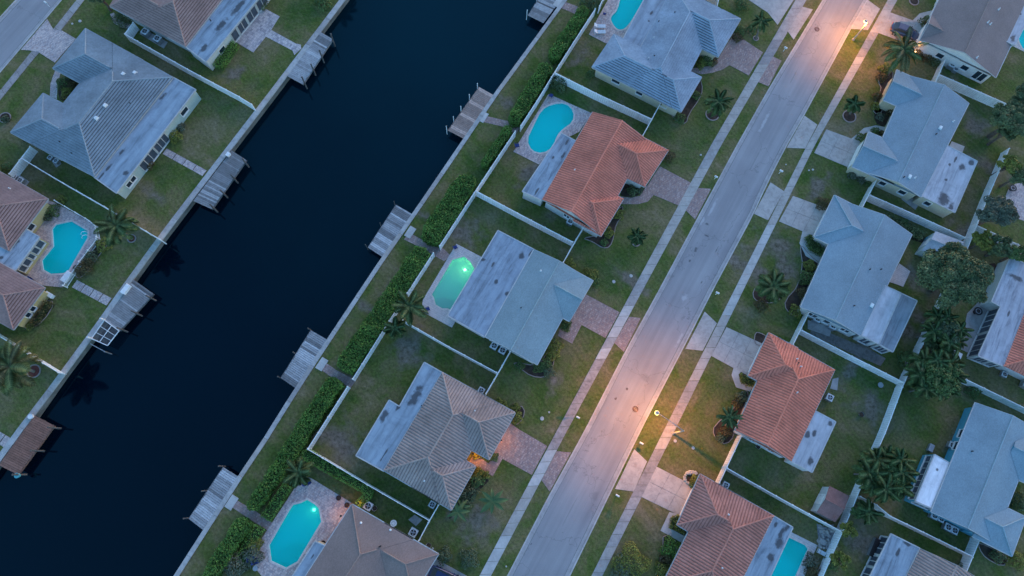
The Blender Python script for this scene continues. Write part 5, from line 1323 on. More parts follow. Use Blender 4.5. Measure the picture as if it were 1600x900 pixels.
# ------------------------------------------------------------------ cars
def car(label, px, rot, col):
    p = P2(*px); t = thing('parked_car', label, 'car', (p[0], p[1], .04), rot=rot, shift=False)
    paint, tt, b = nm('car_paint'); b.inputs['Base Color'].default_value = rgb(col); b.inputs['Roughness'].default_value = .25; b.inputs['Coat Weight'].default_value = .6
    st = [(-2.25, .70, .55, .78), (-2.15, .82, .35, .92), (-1.7, .89, .3, .96), (-.9, .91, .28, .98), (0, .91, .27, .98), (.9, .91, .28, .95), (1.5, .88, .3, .88), (2.05, .80, .35, .78), (2.25, .62, .5, .66)]
    mb = MB(); rings = []
    for x, w, z0, z1 in st:
        r = [(x, -w * .85, z0), (x, -w, z0 + .15), (x, -w, z1 - .18), (x, -w * .86, z1 - .02), (x, -w * .4, z1 + .03), (x, w * .4, z1 + .03), (x, w * .86, z1 - .02), (x, w, z1 - .18), (x, w, z0 + .15), (x, w * .85, z0)]
        k = len(mb.v); mb.v += r; rings.append(k)
    for a, b_ in zip(rings, rings[1:]):
        for j in range(10): mb.f.append((a + j, b_ + j, b_ + (j + 1) % 10, a + (j + 1) % 10)[::-1]); mb.m.append(0)
    mb.f.append(tuple(rings[0] + j for j in range(10))); mb.m.append(0); mb.f.append(tuple(rings[-1] + j for j in reversed(range(10)))); mb.m.append(0)
    mb.build('body', paint, t, smooth=True)
    lo = [(-1.85, .80), (-1.15, .84), (.35, .84), (1.15, .80)]; hi = [(-1.35, .60, 1.36), (-.95, .62, 1.44), (.1, .62, 1.44), (.3, .60, 1.38)]
    mb = MB(); mb.poly([(-1.35, -.60, 1.37), (.25, -.60, 1.39), (.25, .60, 1.39), (-1.35, .60, 1.37)]); mb.poly([(-1.3, -.5, 1.41), (.2, -.5, 1.43), (.2, .5, 1.43), (-1.3, .5, 1.41)])
    mb.build('roof', paint, t)
    for nme, q in (('windscreen', [(1.15, -.74, .96), (1.15, .74, .96), (.25, .60, 1.385), (.25, -.60, 1.385)]), ('rear_window', [(-1.95, .72, .98), (-1.95, -.72, .98), (-1.35, -.60, 1.365), (-1.35, .60, 1.365)]),
                   ('side_window', [(1.15, .76, .95), (-1.95, .76, .97), (-1.35, .61, 1.36), (.25, .61, 1.38)]), ('side_window', [(-1.95, -.76, .97), (1.15, -.76, .95), (.25, -.61, 1.38), (-1.35, -.61, 1.36)])):
        mb = MB(); mb.poly(q); mb.build(nme, GLASS, t)
    for y in (-.6, .6):
        mb = MB(); mb.box((-2.2, y, .75), (.14, .34, .14)); mb.build('tail_light', M('tail_lamp', (.45, .02, .015), .3, 0), t); mb = MB(); mb.box((2.16, y, .62), (.16, .3, .12)); mb.build('headlight', WHITE, t)
        mb = MB(); mb.box((.75, y * 1.62, .98), (.14, .16, .12)); mb.build('mirror', paint, t)
    for x in (-1.4, 1.4):
        for y in (-.84, .84):
            mb = MB(); mb.tube([(x, y - .1, .32), (x, y + .1, .32)], .32, 16); wh = mb.build('wheel', BLACK, t); mb = MB(); mb.tube([(x, y - .11, .32), (x, y + .11, .32)], .18, 10); mb.build('rim', METAL, wh)
    return t
a = math.atan2(*(lambda u, v: (v[1] - u[1], v[0] - u[0]))(P2(1392, 46), P2(1440, 64)))
car('dark blue parked car half hidden under the tall palm in the top right drive', (1410, 53), a, (.02, .035, .085))
car('dark blue car cut off by the bottom edge beside the brown shingled house', (697, 903), a, (.01, .02, .08))
# ------------------------------------------------------------------ street lamps and house lights
LC = (1.0, 0.36, 0.04)
def street_lamp(label, base, top, head, h, e):
    b = P2(*base); t = thing('street_lamp', label, 'street lamp', (b[0], b[1], 0)); hd = P(*head, h)
    tp = Vector((b[0], b[1], h - .15)); pm = M('lamp_pole', (.42, .38, .33), .7, .15, 2)
    mb = MB(); mb.tube([(b[0], b[1], 0), (b[0], b[1], h)], [.13, .08], 10); mb.build('pole', pm, t); mb = MB(); mb.tube([(b[0], b[1], 0), (b[0], b[1], .3)], [.24, .18], 10); mb.build('pole_base', pm, t)
    if (Vector((hd.x, hd.y)) - Vector(b)).length > .6:
        mb = MB(); mb.tube([tp, tp.lerp(hd, .5) + Vector((0, 0, .25)), hd + Vector((0, 0, .1))], .045, 6); mb.build('arm', METAL, t)
    d = (hd - tp); d.z = 0; r = math.atan2(d.y, d.x)
    mb = MB(); mb.tube([hd + Vector((0, 0, .02)), hd + Vector((0, 0, .14)), hd + Vector((0, 0, .2))], [.26, .2, .05], 12); hh = mb.build('lamp_head', METAL, t)
    mb = MB(); mb.tube([hd + Vector((0, 0, -.26)), hd + Vector((0, 0, -.14)), hd + Vector((0, 0, .02))], [.16, .30, .27], 14); mb.build('lens', emit('sodium_glow', (1.0, 0.50, 0.14), 8), hh)
    lamp(hh, (hd.x - b[0], hd.y - b[1], h - .55), e, LC, .22, wing=True); return t
street_lamp('lit orange street lamp on an arm over the lower verge of the road', (1051, 677), (1066, 671), (1027, 645), 5.4, 2400)
street_lamp('lit orange street lamp at the top driveway near the dark blue car', (1333, 62), (1353, 34), (1353, 33), 4.4, 1850)
def wall_light(label, px, z, e, col=LC, g=12, r=.1):
    p = P(*px, z); t = thing('wall_light', label, 'wall light', (p.x, p.y, z)); mb = MB(); mb.tube([(p.x, p.y, z - .12), (p.x, p.y, z + .1)], [r * .7, r], 10); mb.build('globe', emit('warm_glow', (1.0, 0.62, 0.25), 12), t)
    mb = MB(); mb.box((p.x, p.y, z + .13), (r * 2.4, r * 2.4, .05)); mb.build('cap', BLACK, t); lamp(t, (0, 0, -.2), e, col, .08); return t
wall_light('glowing porch light in the recess between the wings of the taupe house', (739, 709), 2.1, 110)
wall_light('second glowing porch light beside the taupe house walk', (747, 713), 1.2, 35)
wall_light('orange light under the garage eave of the taupe house', (783, 688), 2.3, 110)
wall_light('small orange light at the foot of the trimmed hedge', (560, 786), 1.6, 22)
wall_light('orange wall light facing the faceted pool deck', (533, 806), 2.1, 70)
wall_light('small warm light on the side wall of the top right house', (1437, 70), 1.9, 20)
wall_light('warm light by the planting at the top right house', (1431, 80), .8, 15)
# timber bits: hose, curb stone, toys -> kept to what the photograph shows
def rock(label, px, r, mat=CONC[0]):
    p = P2(*px); t_ = MB(); n = 9; rnd = random.Random(int(px[0])); ring_ = [(p[0] + r * rnd.uniform(.7, 1.1) * math.cos(2 * math.pi * i / n), p[1] + r * rnd.uniform(.7, 1.1) * math.sin(2 * math.pi * i / n)) for i in range(n)]
    k = len(t_.v); t_.v += [(x, y, -.02) for x, y in ring_] + [(p[0] + (x - p[0]) * .6, p[1] + (y - p[1]) * .6, r * .8) for x, y in ring_]
    for i in range(n): t_.f.append((i, (i + 1) % n, n + (i + 1) % n, n + i)); t_.m.append(0)
    t_.f.append(tuple(n + i for i in range(n))); t_.m.append(0)
    return t_
rnd = random.Random(4); bedrocks = [(1071 + 3 * math.cos(a) * 3.5 + 9, 748 + 3 * math.sin(a) * 3 - 1) for a in [2.0 + i * .42 for i in range(9)]]
for i, (x, y) in enumerate(bedrocks): rock('', (x, y), rnd.uniform(.22, .4)).build('boulder', CONC[1], label='%s boulder of the curved rock border at the dark terracotta house corner' % ('first', 'second', 'third', 'fourth', 'middle', 'sixth', 'seventh', 'eighth', 'last')[i], cat='rock', group='boulders of the rock border')
rub = MB()
for i in range(60):
    r_ = rock('', (1280 + rnd.uniform(-2, 26), 822 + rnd.uniform(-2, 34)), rnd.uniform(.10, .36)); k = len(rub.v); rub.v += r_.v; rub.f += [tuple(k + a for a in f) for f in r_.f]; rub.m += [rnd.randrange(3)] * len(r_.f)
for k in range(0, len(rub.m), 10): rub.m[k:k + 10] = [rub.m[k]] * len(rub.m[k:k + 10])
rub.build('rubble', [CONC[1], CONC[2], CONC[3]], label='heap of grey broken concrete in the corner of the long back fence by the rectangular pool', cat='rubble', kind='stuff')
# ================================================================== VEGETATION
def leaf_mat(name, c, c2=None, isl=0.45):
    m, t, b = nm(name); g = t.nodes.new('ShaderNodeNewGeometry'); v = coords(t)
    col = ramp(t, noise(t, v, 0.55, 4, .6), [(0.32, rgb(mul(c, .75))), (0.68, rgb(c2 or mul(c, 1.3)))])
    col = mix(t, 1.0, col, ramp(t, g.outputs['Random Per Island'], [(0, (1 - isl,) * 3 + (1,)), (1, (1 + isl,) * 3 + (1,))]), 'MULTIPLY')
    t.links.new(col, b.inputs['Base Color']); b.inputs['Roughness'].default_value = .6; b.inputs['Specular IOR Level'].default_value = .25
    return m
L_HEDGE = leaf_mat('hedge_leaf', (0.072, 0.16, 0.027), (0.125, 0.235, 0.04)); L_TRIM = leaf_mat('clipped_hedge_leaf', (0.12, 0.25, 0.04), (0.16, 0.30, 0.06))
L_DARK = leaf_mat('dark_leaf', (0.05, 0.090, 0.034), (0.15, 0.185, 0.08)); L_OLIVE = leaf_mat('olive_leaf', (0.075, 0.11, 0.055), (0.12, 0.15, 0.08))
L_YEL = leaf_mat('yellow_green_leaf', (0.12, 0.15, 0.025), (0.24, 0.24, 0.05)); L_MID = leaf_mat('mid_leaf', (0.07, 0.13, 0.038), (0.12, 0.18, 0.055))
L_RUST = leaf_mat('rusty_leaf', (0.09, 0.055, 0.03), (0.12, 0.11, 0.035)); L_GREY = leaf_mat('grey_green_leaf', (0.09, 0.115, 0.075), (0.14, 0.165, 0.11))
WOOD = M('bark', (0.13, 0.10, 0.075), .9, .3, 2, 9, .5); TWIG = M('hedge_twigs', (0.03, 0.05, 0.015), .95, .2, 2)
LEAFSET = {'hedge': L_HEDGE, 'trim': L_TRIM, 'dark': L_DARK, 'olive': L_OLIVE, 'yellow': L_YEL, 'mid': L_MID, 'rust': L_RUST, 'grey': L_GREY}
def leaf_mesh(name, pts, nrm, size, loc=(0, 0, 0), jit=0.7, asp=0.55):
    """pts (n,3), nrm (n,3): one folded leaf per point"""
    n = len(pts); pts = np.asarray(pts, float) - np.asarray(loc, float)
    nrm = np.asarray(nrm, float) + rng.normal(0, jit, (n, 3)); nrm /= np.linalg.norm(nrm, axis=1)[:, None] + 1e-9
    r = rng.normal(0, 1, (n, 3)); u = np.cross(nrm, r); u /= np.linalg.norm(u, axis=1)[:, None] + 1e-9; v = np.cross(nrm, u)
    s = (size * rng.uniform(.6, 1.35, n))[:, None]
    a = pts - u * s * .5; b = pts + v * s * asp * .5 + nrm * s * .08; c = pts + u * s * .5; d = pts - v * s * asp * .5 + nrm * s * .08
    V = np.stack([a, b, c, d], 1).reshape(-1, 3)
    me = bpy.data.meshes.new(name); me.vertices.add(4 * n); me.vertices.foreach_set('co', V.ravel())
    me.loops.add(4 * n); me.loops.foreach_set('vertex_index', np.arange(4 * n, dtype=np.int32))
    me.polygons.add(n); me.polygons.foreach_set('loop_start', np.arange(0, 4 * n, 4, dtype=np.int32)); me.polygons.foreach_set('loop_total', np.full(n, 4, dtype=np.int32))
    me.update(calc_edges=True); return me
def hedge(label, px, h, kind='hedge', dens=130, size=.23, group=None, rough=.14, trim=False):
    pts = wpoly(px, h * .9); pts = [(a + nl.x * .12, b + nl.y * .12) for a, b in pts] if group else pts; pts = pts if area(pts) > 0 else pts[::-1]; pts = offset_poly(pts, -.22 if group else (.16 if trim else 0)); c = np.mean(pts, 0)
    t = thing('hedge', label, 'hedge', (c[0], c[1], 0), group)
    core = MB(); core.prism(offset_poly(pts, -.28), 0, h * .78); core.build('branches', TWIG, t)
    lo, hi = np.min(pts, 0), np.max(pts, 0); N = int((hi - lo).prod() * dens * 1.0); X = rng.uniform(lo, hi, (N, 2))
    mask = np.array([inside(p, pts) for p in X]); X = X[mask]
    bumpf = lambda x, y: np.sin(x * 1.7 + 1.3 * np.sin(y * 1.1)) * .5 + np.sin(y * 2.3 + x * .7) * .5
    z = h + bumpf(X[:, 0], X[:, 1]) * rough * (.3 if trim else 1) + rng.normal(0, .07 if not trim else .04, len(X)) - rng.random(len(X)) ** 3 * .45
    TP = np.column_stack([X, z]); TN = np.tile([0, 0, 1.0], (len(X), 1))
    SP, SN = [], []; n = len(pts)
    for i in range(n):
        a, b = np.array(pts[i]), np.array(pts[(i + 1) % n]); L = np.linalg.norm(b - a); d = (b - a) / L; o = np.array([d[1], -d[0]]); k = int(L * h * dens * .75)
        u = rng.random(k); q = a + (b - a) * u[:, None]; w_ = rng.normal(0, .04 if trim else .08, k) - .06 + (0 if trim else .10) * np.sin(u * L * 2.1 + i)
        q = q + o * w_[:, None]; zz = rng.random(k) * h
        SP.append(np.column_stack([q, zz])); SN.append(np.tile([o[0], o[1], .4], (k, 1)))
    me = leaf_mesh('foliage', np.vstack([TP] + SP), np.vstack([TN] + SN), size, (c[0], c[1], 0)); me.materials.append(LEAFSET[kind]); link('foliage', me, t)
    return t
GH = 'hedges along the right bank'
hedge('dense hedge at the top of the right bank, upper of two above the kidney pool', [(903, 12), (914, 8), (925, 18), (910, 44), (892, 70), (876, 93), (862, 94), (858, 78), (876, 52)], 1.9, group=GH)
hedge('dense hedge at the top of the right bank, lower of two above the kidney pool', [(845, 98), (856, 97), (867, 106), (842, 150), (814, 193), (800, 194), (794, 182), (816, 142)], 1.9, group=GH)
hedge('narrow broken hedge beside the kidney pool fence', [(788, 196), (800, 194), (804, 203), (785, 232), (764, 262), (752, 258), (752, 250), (770, 225)], 1.6, group=GH)
hedge('wide green hedge above the second dock path, left of the terracotta house fence', [(718, 273), (730, 271), (744, 275), (746, 290), (718, 338), (688, 384), (670, 382), (657, 372), (662, 352), (690, 312), (704, 288)], 2.0, group=GH)
hedge('longest green hedge, running from the second dock path down to the third', [(650, 382), (668, 386), (676, 400), (640, 455), (600, 518), (553, 588), (536, 584), (524, 572), (530, 556), (590, 470), (634, 404)], 2.0, group=GH)
hedge('tall green hedge left of the taupe house lawn', [(512, 589), (526, 588), (539, 602), (492, 674), (470, 708), (402, 802), (388, 800), (384, 788), (440, 700), (470, 652)], 2.0, group=GH)
hedge('hedge at the bottom edge of the right bank', [(370, 808), (384, 808), (397, 820), (372, 858), (334, 918), (306, 916), (330, 870)], 1.9, group=GH)
hedge('clipped bright hedge with a hooked end between the taupe and the brown houses', [(474, 705), (484, 704), (528, 733), (578, 762), (581, 768), (577, 779), (563, 791), (557, 785), (569, 773), (566, 768), (520, 743), (472, 716)], 1.5, 'trim', 90, .17, trim=True)
hedge('narrow low hedge beside the faceted pool deck, upper piece', [(443, 757), (452, 763), (422, 813), (409, 806)], 1.0, 'trim', 60, .2, trim=True)
hedge('narrow low hedge beside the faceted pool deck, lower piece', [(398, 822), (410, 828), (378, 880), (366, 874)], 1.0, 'trim', 60, .2, trim=True)
hedge('clipped hedge at the rear corner of the brown tiled house, top left', [(360, 62), (369, 68), (345, 102), (334, 100)], 1.3, 'trim', 80, .18, trim=True)
hedge('planting strip along the ochre wall of the reddish brown house', [(70, 468), (80, 474), (56, 505), (44, 510)], 1.0, 'rust', 50, .24)
hedge('clipped hedge between the curved walk and the blue grey shingled garage', [(1260, 368), (1268, 366), (1276, 376), (1288, 388), (1284, 398), (1268, 390)], 1.1, 'mid', 70, .2)
hedge('square clipped hedge beside the lowest concrete drive walk', [(1051, 810), (1060, 806), (1066, 820), (1068, 832), (1048, 824)], .9, 'yellow', 60, .2, trim=True)
hedge('clipped hedge between the walk and the orange terracotta garage', [(1157, 582), (1166, 586), (1180, 596), (1176, 604), (1160, 597)], 1.0, 'yellow', 60, .2)
hedge('square hedge at the entrance corner of the wide flat roofed house', [(880, 500), (894, 504), (888, 518), (876, 512)], 1.0, 'mid', 60, .2)
hedge('dark border hedge behind the slate grey house fence', [(1380, 330), (1412, 343), (1448, 364), (1440, 374), (1406, 360), (1376, 340)], 1.0, 'dark', 40, .28)

def shrub(label, px, r, kind='mid', h=None, group=None, n=None, cat='shrub'):
    r *= 1.2; h = h or r * 1.0; x, y = P2(px[0], px[1], h * .5); t = thing('shrub', label, cat, (x, y, 0), group)
    st = MB()
    for k in range(4):
        a = k * 1.6 + r; st.tube([(x, y, 0), (x + math.cos(a) * r * .3, y + math.sin(a) * r * .3, h * .5), (x + math.cos(a) * r * .6, y + math.sin(a) * r * .6, h * .8)], [.05, .03, .015], 5)
    st.build('stem', WOOD, t)
    n = n or int(420 * r * r + 90); d = rng.normal(0, 1, (n, 3)); d /= np.linalg.norm(d, axis=1)[:, None]; d[:, 2] = np.abs(d[:, 2])
    lump = 1 + .22 * np.sin(np.arctan2(d[:, 1], d[:, 0]) * 4 + px[0]) ; rr = rng.uniform(.55, 1.0, n) ** .5
    pts = np.column_stack([x + d[:, 0] * r * rr * lump, y + d[:, 1] * r * rr * lump, .1 + d[:, 2] * h * rr])
    me = leaf_mesh('foliage', pts, d + [0, 0, .5], .22, (x, y, 0)); me.materials.append(LEAFSET[kind]); link('foliage', me, t); return t
for (x, y, r, kd, l) in [(666, 0, 0, '', '')][:0] + [
    (967, 334, .75, 'yellow', 'round yellow green shrub in the bed below the terracotta garage walk'), (951, 363, .7, 'yellow', 'round yellow green shrub at the lower corner bed of the terracotta house'), (944, 378, .5, 'mid', 'small shrub at the tip of the terracotta house bed'),
    (1044, 243, .9, 'rust', 'rust tinged shrub at the right corner of the terracotta garage'), (988, 297, .7, 'dark', 'dark shrub in the notch of the terracotta house'), (999, 297, .5, 'olive', 'pale shrub beside the walk of the terracotta house'),
    (889, 411, .8, 'yellow', 'yellow green shrub at the end of the fence above the grey shingled house'), (923, 430, 1.0, 'yellow', 'sprawling yellow green shrub at the garage corner of the grey shingled house'), (930, 440, .7, 'mid', 'darker shrub below the sprawling one at the grey shingled garage'),
    (868, 541, .9, 'yellow', 'bright yellow green shrub in the bed right of the grey shingled house'), (863, 553, .8, 'yellow', 'second yellow green shrub lower in the same bed'), (852, 568, .9, 'mid', 'shrub at the lower tip of the grey shingled house'), (858, 580, .8, 'olive', 'olive shrub at the bottom of the grey shingled house bed'),
    (840, 575, .6, 'mid', 'small shrub left of the lower tip of the grey shingled house'), (812, 572, .6, 'mid', 'small shrub on the left of the bed below the grey shingled house'), (806, 637, .5, 'yellow', 'yellow shrub near the upper right corner of the taupe roof'), (808, 653, .7, 'yellow', 'bright shrub right of the taupe garage corner'),
    (780, 628, .5, 'yellow', 'small yellow shrub on the upper edge of the taupe roof'), (788, 634, .5, 'yellow', 'second small yellow shrub on the upper edge of the taupe roof'), (772, 714, .5, 'mid', 'clipped shrub beside the taupe garage tip'), (745, 711, .5, 'yellow', 'shrub lit orange by the porch light'),
    (749, 739, .6, 'yellow', 'yellow shrub below the taupe house walk'), (758, 742, .5, 'yellow', 'small yellow shrub at the walk corner of the taupe house'), (744, 750, .9, 'mid', 'dark shrub in the bed right of the taupe house'), (722, 772, .9, 'olive', 'olive shrub beside the lower tip of the taupe roof'), (736, 768, .9, 'olive', 'tall olive shrub in the bed below the taupe house'),
    (726, 785, .8, 'olive', 'pale shrub above the broad leaved plant near the taupe house'), (694, 868, .9, 'olive', 'round shrub at the right corner of the brown shingled house'), (733, 873, 1.1, 'olive', 'round shrub on its own in the lawn near the bottom edge'),
    (988, 882, 1.9, 'yellow', 'large round bush with yellow top at the bottom edge beside the east pavement') , (980, 892, 1.6, 'grey', 'grey green half of the large bush at the bottom edge'),
    (1050, 858, 1.2, 'hedge', 'bright green shrub in the bed beside the dark terracotta house'), (1044, 872, .9, 'rust', 'rusty shrub lower in the bed beside the dark terracotta house'), (1036, 892, .9, 'yellow', 'yellow shrub at the bottom of the dark terracotta bed'), (1087, 750, .6, 'yellow', 'shrub inside the curved rock border'), (1084, 758, .5, 'mid', 'lower shrub inside the curved rock border'),
    (1160, 621, .7, 'olive', 'shrub below the walk of the orange terracotta house'), (1152, 630, .6, 'rust', 'rusty shrub left of the orange terracotta house'), (1134, 675, .7, 'rust', 'rusty plant under the palm beside the orange terracotta house'), (1126, 684, .6, 'olive', 'small plant in the edged ring near the orange terracotta house'),
    (1287, 318, .9, 'rust', 'rust and yellow shrub at the corner of the blue grey shingled garage'), (1266, 415, .8, 'yellow', 'yellow shrub at the top of the edged bed of the blue grey house'), (1262, 434, 1.0, 'mid', 'green shrub in the edged bed of the blue grey house'), (1254, 457, .7, 'rust', 'rusty shrub in the edged bed of the blue grey house'), (1244, 485, .8, 'yellow', 'round yellow shrub at the lower end of the edged bed'),
    (1385, 107, .9, 'yellow', 'yellow shrub beside the trunk of the tall palm'), (1378, 120, .7, 'rust', 'rusty shrub in the curved bed below the tall palm'), (1372, 150, .7, 'rust', 'rusty shrub at the left wing of the slate grey house'), (1368, 165, .6, 'yellow', 'small yellow shrub at the lower end of the curved bed'), (1394, 174, .8, 'rust', 'rusty shrub in the notch of the slate grey house'), (1376, 182, .6, 'grey', 'grey shrub in the notch bed of the slate grey house'), (1368, 205, .6, 'mid', 'small shrub at the walk of the slate grey house'), (1345, 214, .6, 'mid', 'clipped shrub between the walk and the slate grey garage'), (1378, 209, .5, 'rust', 'tiny rusty shrub near the slate grey entrance'),
    (1332, 273, .6, 'grey', 'grey shrub at the slate grey garage corner'), (1347, 280, .6, 'grey', 'second grey shrub along the cream garage wall'), (1358, 286, .5, 'mid', 'third shrub along the cream garage wall'), (1434, 83, .7, 'rust', 'rusty shrub along the lit wall of the top right house'), (1450, 90, .7, 'rust', 'second shrub along the lit wall of the top right house'), (1463, 95, .8, 'dark', 'dark shrub at the pink lit fence end'),
    (1448, 33, .9, 'dark', 'dark shrub between the curved walk and the top right house'), (1473, 20, .6, 'yellow', 'small shrub at the entrance of the top right house'), (1482, 3, .6, 'dark', 'dark shrub at the top edge by the top right house'), (1105, 92, 1.0, 'mid', 'leafy shrub in the notch of the blue grey tiled house'), (1095, 98, .8, 'yellow', 'yellow green shrub in the notch of the blue grey tiled house'), (1114, 96, .6, 'rust', 'small plant at the garage tip of the blue grey tiled house'),
    (1157, 47, .8, 'mid', 'shrub at the right corner of the blue grey tiled garage'), (1152, 58, .7, 'rust', 'rusty shrub beside the brick drive of the blue grey tiled house'), (1062, 184, .8, 'mid', 'shrub in the bed at the lower tip of the blue grey tiled house'), (1088, 148, .6, 'mid', 'shrub in the wavy bed right of the blue grey tiled house'), (926, 114, .6, 'mid', 'small shrub at the left corner of the blue grey tiled house'),
    (105, 145, .9, 'yellow', 'leafy plant in the courtyard of the pale grey tiled house'), (98, 130, .9, 'mid', 'dark plant in the courtyard of the pale grey tiled house'), (112, 134, .7, 'rust', 'rusty plant in the courtyard of the pale grey tiled house'), (190, 28, 1.2, 'dark', 'dark bush inside the curved walk of the brown tiled house'), (272, 212, .9, 'yellow', 'yellow bush at the rear wall of the pale grey tiled house'), (281, 198, .6, 'grey', 'grey plant at the rear wall of the pale grey tiled house'), (232, 258, .6, 'rust', 'rusty plant at the end of the slab path'),
    (43, 215, .6, 'rust', 'rusty shrub at the left corner of the pale grey tiled house'), (95, 312, .6, 'yellow', 'small yellow plant at the fence above the angular pool'), (80, 328, .9, 'mid', 'dark bush against the ochre wall by the angular pool'), (74, 338, .6, 'olive', 'smaller bush against the ochre wall by the angular pool'), (160, 382, .9, 'yellow', 'yellow bush below the big palm by the angular pool'), (142, 400, .8, 'olive', 'olive bush in the curved bed by the angular pool'),
    (128, 420, 1.0, 'rust', 'rusty bush at the lower end of the curved bed by the angular pool'), (138, 408, .8, 'rust', 'middle rusty bush of the curved bed by the angular pool'), (46, 509, .5, 'yellow', 'yellow plant at the lower tip of the planting strip'), (8, 186, .5, 'olive', 'small plant in the round edged bed at the left edge'), (10, 262, .7, 'mid', 'bush at the left end of the fence above the reddish brown house'),
    (1445, 395, .7, 'grey', 'grey shrub at the corner of the small grey shed'), (1418, 560, 1.1, 'mid', 'shrub behind the back fence corner of the blue grey house'), (1412, 350, .8, 'mid', 'shrub over the fence behind the slate grey house'), (1270, 878, .9, 'grey', 'grey plant at the corner of the rectangular pool'), (1270, 892, .8, 'rust', 'brown plant at the bottom edge right of the rectangular pool'), (1300, 880, .9, 'mid', 'low plant left of the back fence near the bottom edge'),
    (1560, 868, .8, 'dark', 'dark shrub in the bed at the lower tip of the teal walled house'), (1590, 875, 1.1, 'yellow', 'yellow green shrub right of the lower tip of the teal walled house'), (1594, 785, 1.2, 'dark', 'dark shrub in the notch at the right edge by the teal walled house'), (1505, 893, .9, 'olive', 'pale shrub at the bottom edge by the wide fence end'), (1522, 610, .9, 'mid', 'shrub at the upper corner of the teal walled house'),
    (505, 3, 1.1, 'mid', 'bush on the left bank at the top edge near the patio'), (408, 6, .8, 'dark', 'dark bush at the top edge beside the spotted patio'), (925, 2, 1.5, 'dark', 'dark bush at the top edge between hedge and fence'), (874, 127, 1.3, 'dark', 'round dark bush in the fence corner above the kidney pool'), (392, 868, 1.2, 'grey', 'grey green bush at the lower left corner of the faceted pool deck'), (366, 885, 1.4, 'grey', 'large grey bush at the bottom edge beside the hedge'),
    (396, 852, .9, 'yellow', 'yellow flecked bush left of the faceted pool deck'), (1190, 476, .8, 'rust', 'rusty plants at the foot of the clump palm on the dry lawn'), (1160, 5, 1.0, 'mid', 'bush beside the pale top drive'), (1176, 44, .7, 'mid', 'small plant by the thin palm near the top')]:
    shrub(l, (x, y), r, kd)

# ------------------------------------------------------------------ palms
L_PALM = [leaf_mat('palm_leaf_0', (0.055, 0.105, 0.038), (0.10, 0.16, 0.055)), leaf_mat('palm_leaf_1', (0.10, 0.145, 0.05), (0.16, 0.20, 0.07)), leaf_mat('palm_leaf_2', (0.10, 0.115, 0.045), (0.17, 0.16, 0.07))]
def frond_mesh(name, L, droop, w, mat, n=34):
    v, f = [], []
    def rach(s): return (L * (s - .08 * s * s * droop), 0.0, L * (.34 * s - droop * .62 * s * s))
    for i in range(n):
        s = (i + .6) / n; p = rach(s); ll = w * (math.sin(math.pi * min(1, s * .92 + .1)) ** .7) * (1.0 if i % 2 else .88)
        q = rach(min(1, s + .008))
        for sd in (-1, 1):
            k = len(v); tip = (p[0] + ll * .55, sd * ll * .85, p[2] - ll * .30 * (1 + droop)); md = (p[0] + ll * .25, sd * ll * .5, p[2] + .02)
            v += [p, (q[0] + .034, sd * .0, q[2]), (md[0] + .034, md[1], md[2]), tip, (md[0] - .03, md[1], md[2] - .03)]
            f.append((k, k + 1, k + 2, k + 3, k + 4))
    for i in range(8):
        a, b = rach(i / 8), rach((i + 1) / 8); r0, r1 = .045 * (1 - i / 9), .045 * (1 - (i + 1) / 9); k = len(v)
        v += [(a[0], -r0, a[2]), (a[0], r0, a[2]), (b[0], r1, b[2]), (b[0], -r1, b[2]), (a[0], 0, a[2] + r0), (b[0], 0, b[2] + r1)]
        f += [(k, k + 4, k + 5, k + 3), (k + 4, k + 1, k + 2, k + 5)]
    me = bpy.data.meshes.new(name); me.from_pydata(v, [], f); me.materials.append(mat); me.update(); return me
FR = {}
def fr(Lq, dq, mi, w):
    key = (round(Lq, 1), round(dq, 1), mi, round(w, 1))
    if key not in FR: FR[key] = frond_mesh('frond', key[0], key[1], key[3], L_PALM[mi])
    return FR[key]
def palm(label, crown, r_px, base=None, h=4.5, n=18, mi=(0, 1), droop=(.5, 1.3), w=.55, seed=0, trunk=.14, name='palm_tree', group=None, cat='palm tree'):
    rnd = random.Random(seed + int(crown[0])); L = r_px / 10.6
    c = P(crown[0], crown[1], h)
    b = P(*base) if base else Vector((c.x, c.y, 0)); t = thing(name, label, cat, (b.x, b.y, 0), group)
    mb = MB(); pts = [b.lerp(c, k / 6) + Vector((0, 0, 0)) for k in range(7)]
    for k, p in enumerate(pts): p.z = (h - .15) * k / 6; p.x += math.sin(k) * .03
    mb.tube(pts, [trunk * 1.5] + [trunk * (1.1 - .05 * k) for k in range(1, 7)], 9); mb.build('trunk', M('palm_trunk', (.20, .17, .14), .9, .3, 3, 12, .5) if 'palm_trunk' not in bpy.data.materials else bpy.data.materials['palm_trunk'], t)
    for k in range(n):
        a = 2 * math.pi * k / n * 1.0 + rnd.uniform(-.18, .18) + (k % 2) * .2; ring_ = k % 3
        d = droop[0] + (droop[1] - droop[0]) * (ring_ / 2) + rnd.uniform(-.1, .1)
        o = link('frond', fr(L * rnd.uniform(.86, 1.1), d, rnd.choice(mi), w * L / 3), t)
        o.location = (c.x - b.x, c.y - b.y, h - .1); o.rotation_euler = (rnd.uniform(-.35, .35), (-.30 if ring_ == 0 else .06 * ring_) + rnd.uniform(-.12, .12), a)
    return t
GP = None
palm('big palm above the angular pool with its trunk in a red mulch ring', (180, 352), 32, (206, 373), 6.0, 20, (0, 1), (.6, 1.4), .8)
palm('big yellowish palm at the left edge with its trunk in a red mulch ring', (14, 572), 39, (53, 580), 6.5, 22, (1, 2), (.6, 1.4), .85)
palm('palm on the left bank above the top edge, seen only in the canal water', (500, -84), 34, (516, -36), 6.0, 20, (0, 1), (.6, 1.4), .8)
palm('leaning palm over the fence left of the lit green pool', (640, 478), 29, (633, 487), 5.0, 18, (0, 1), (.4, 1.3), .7)
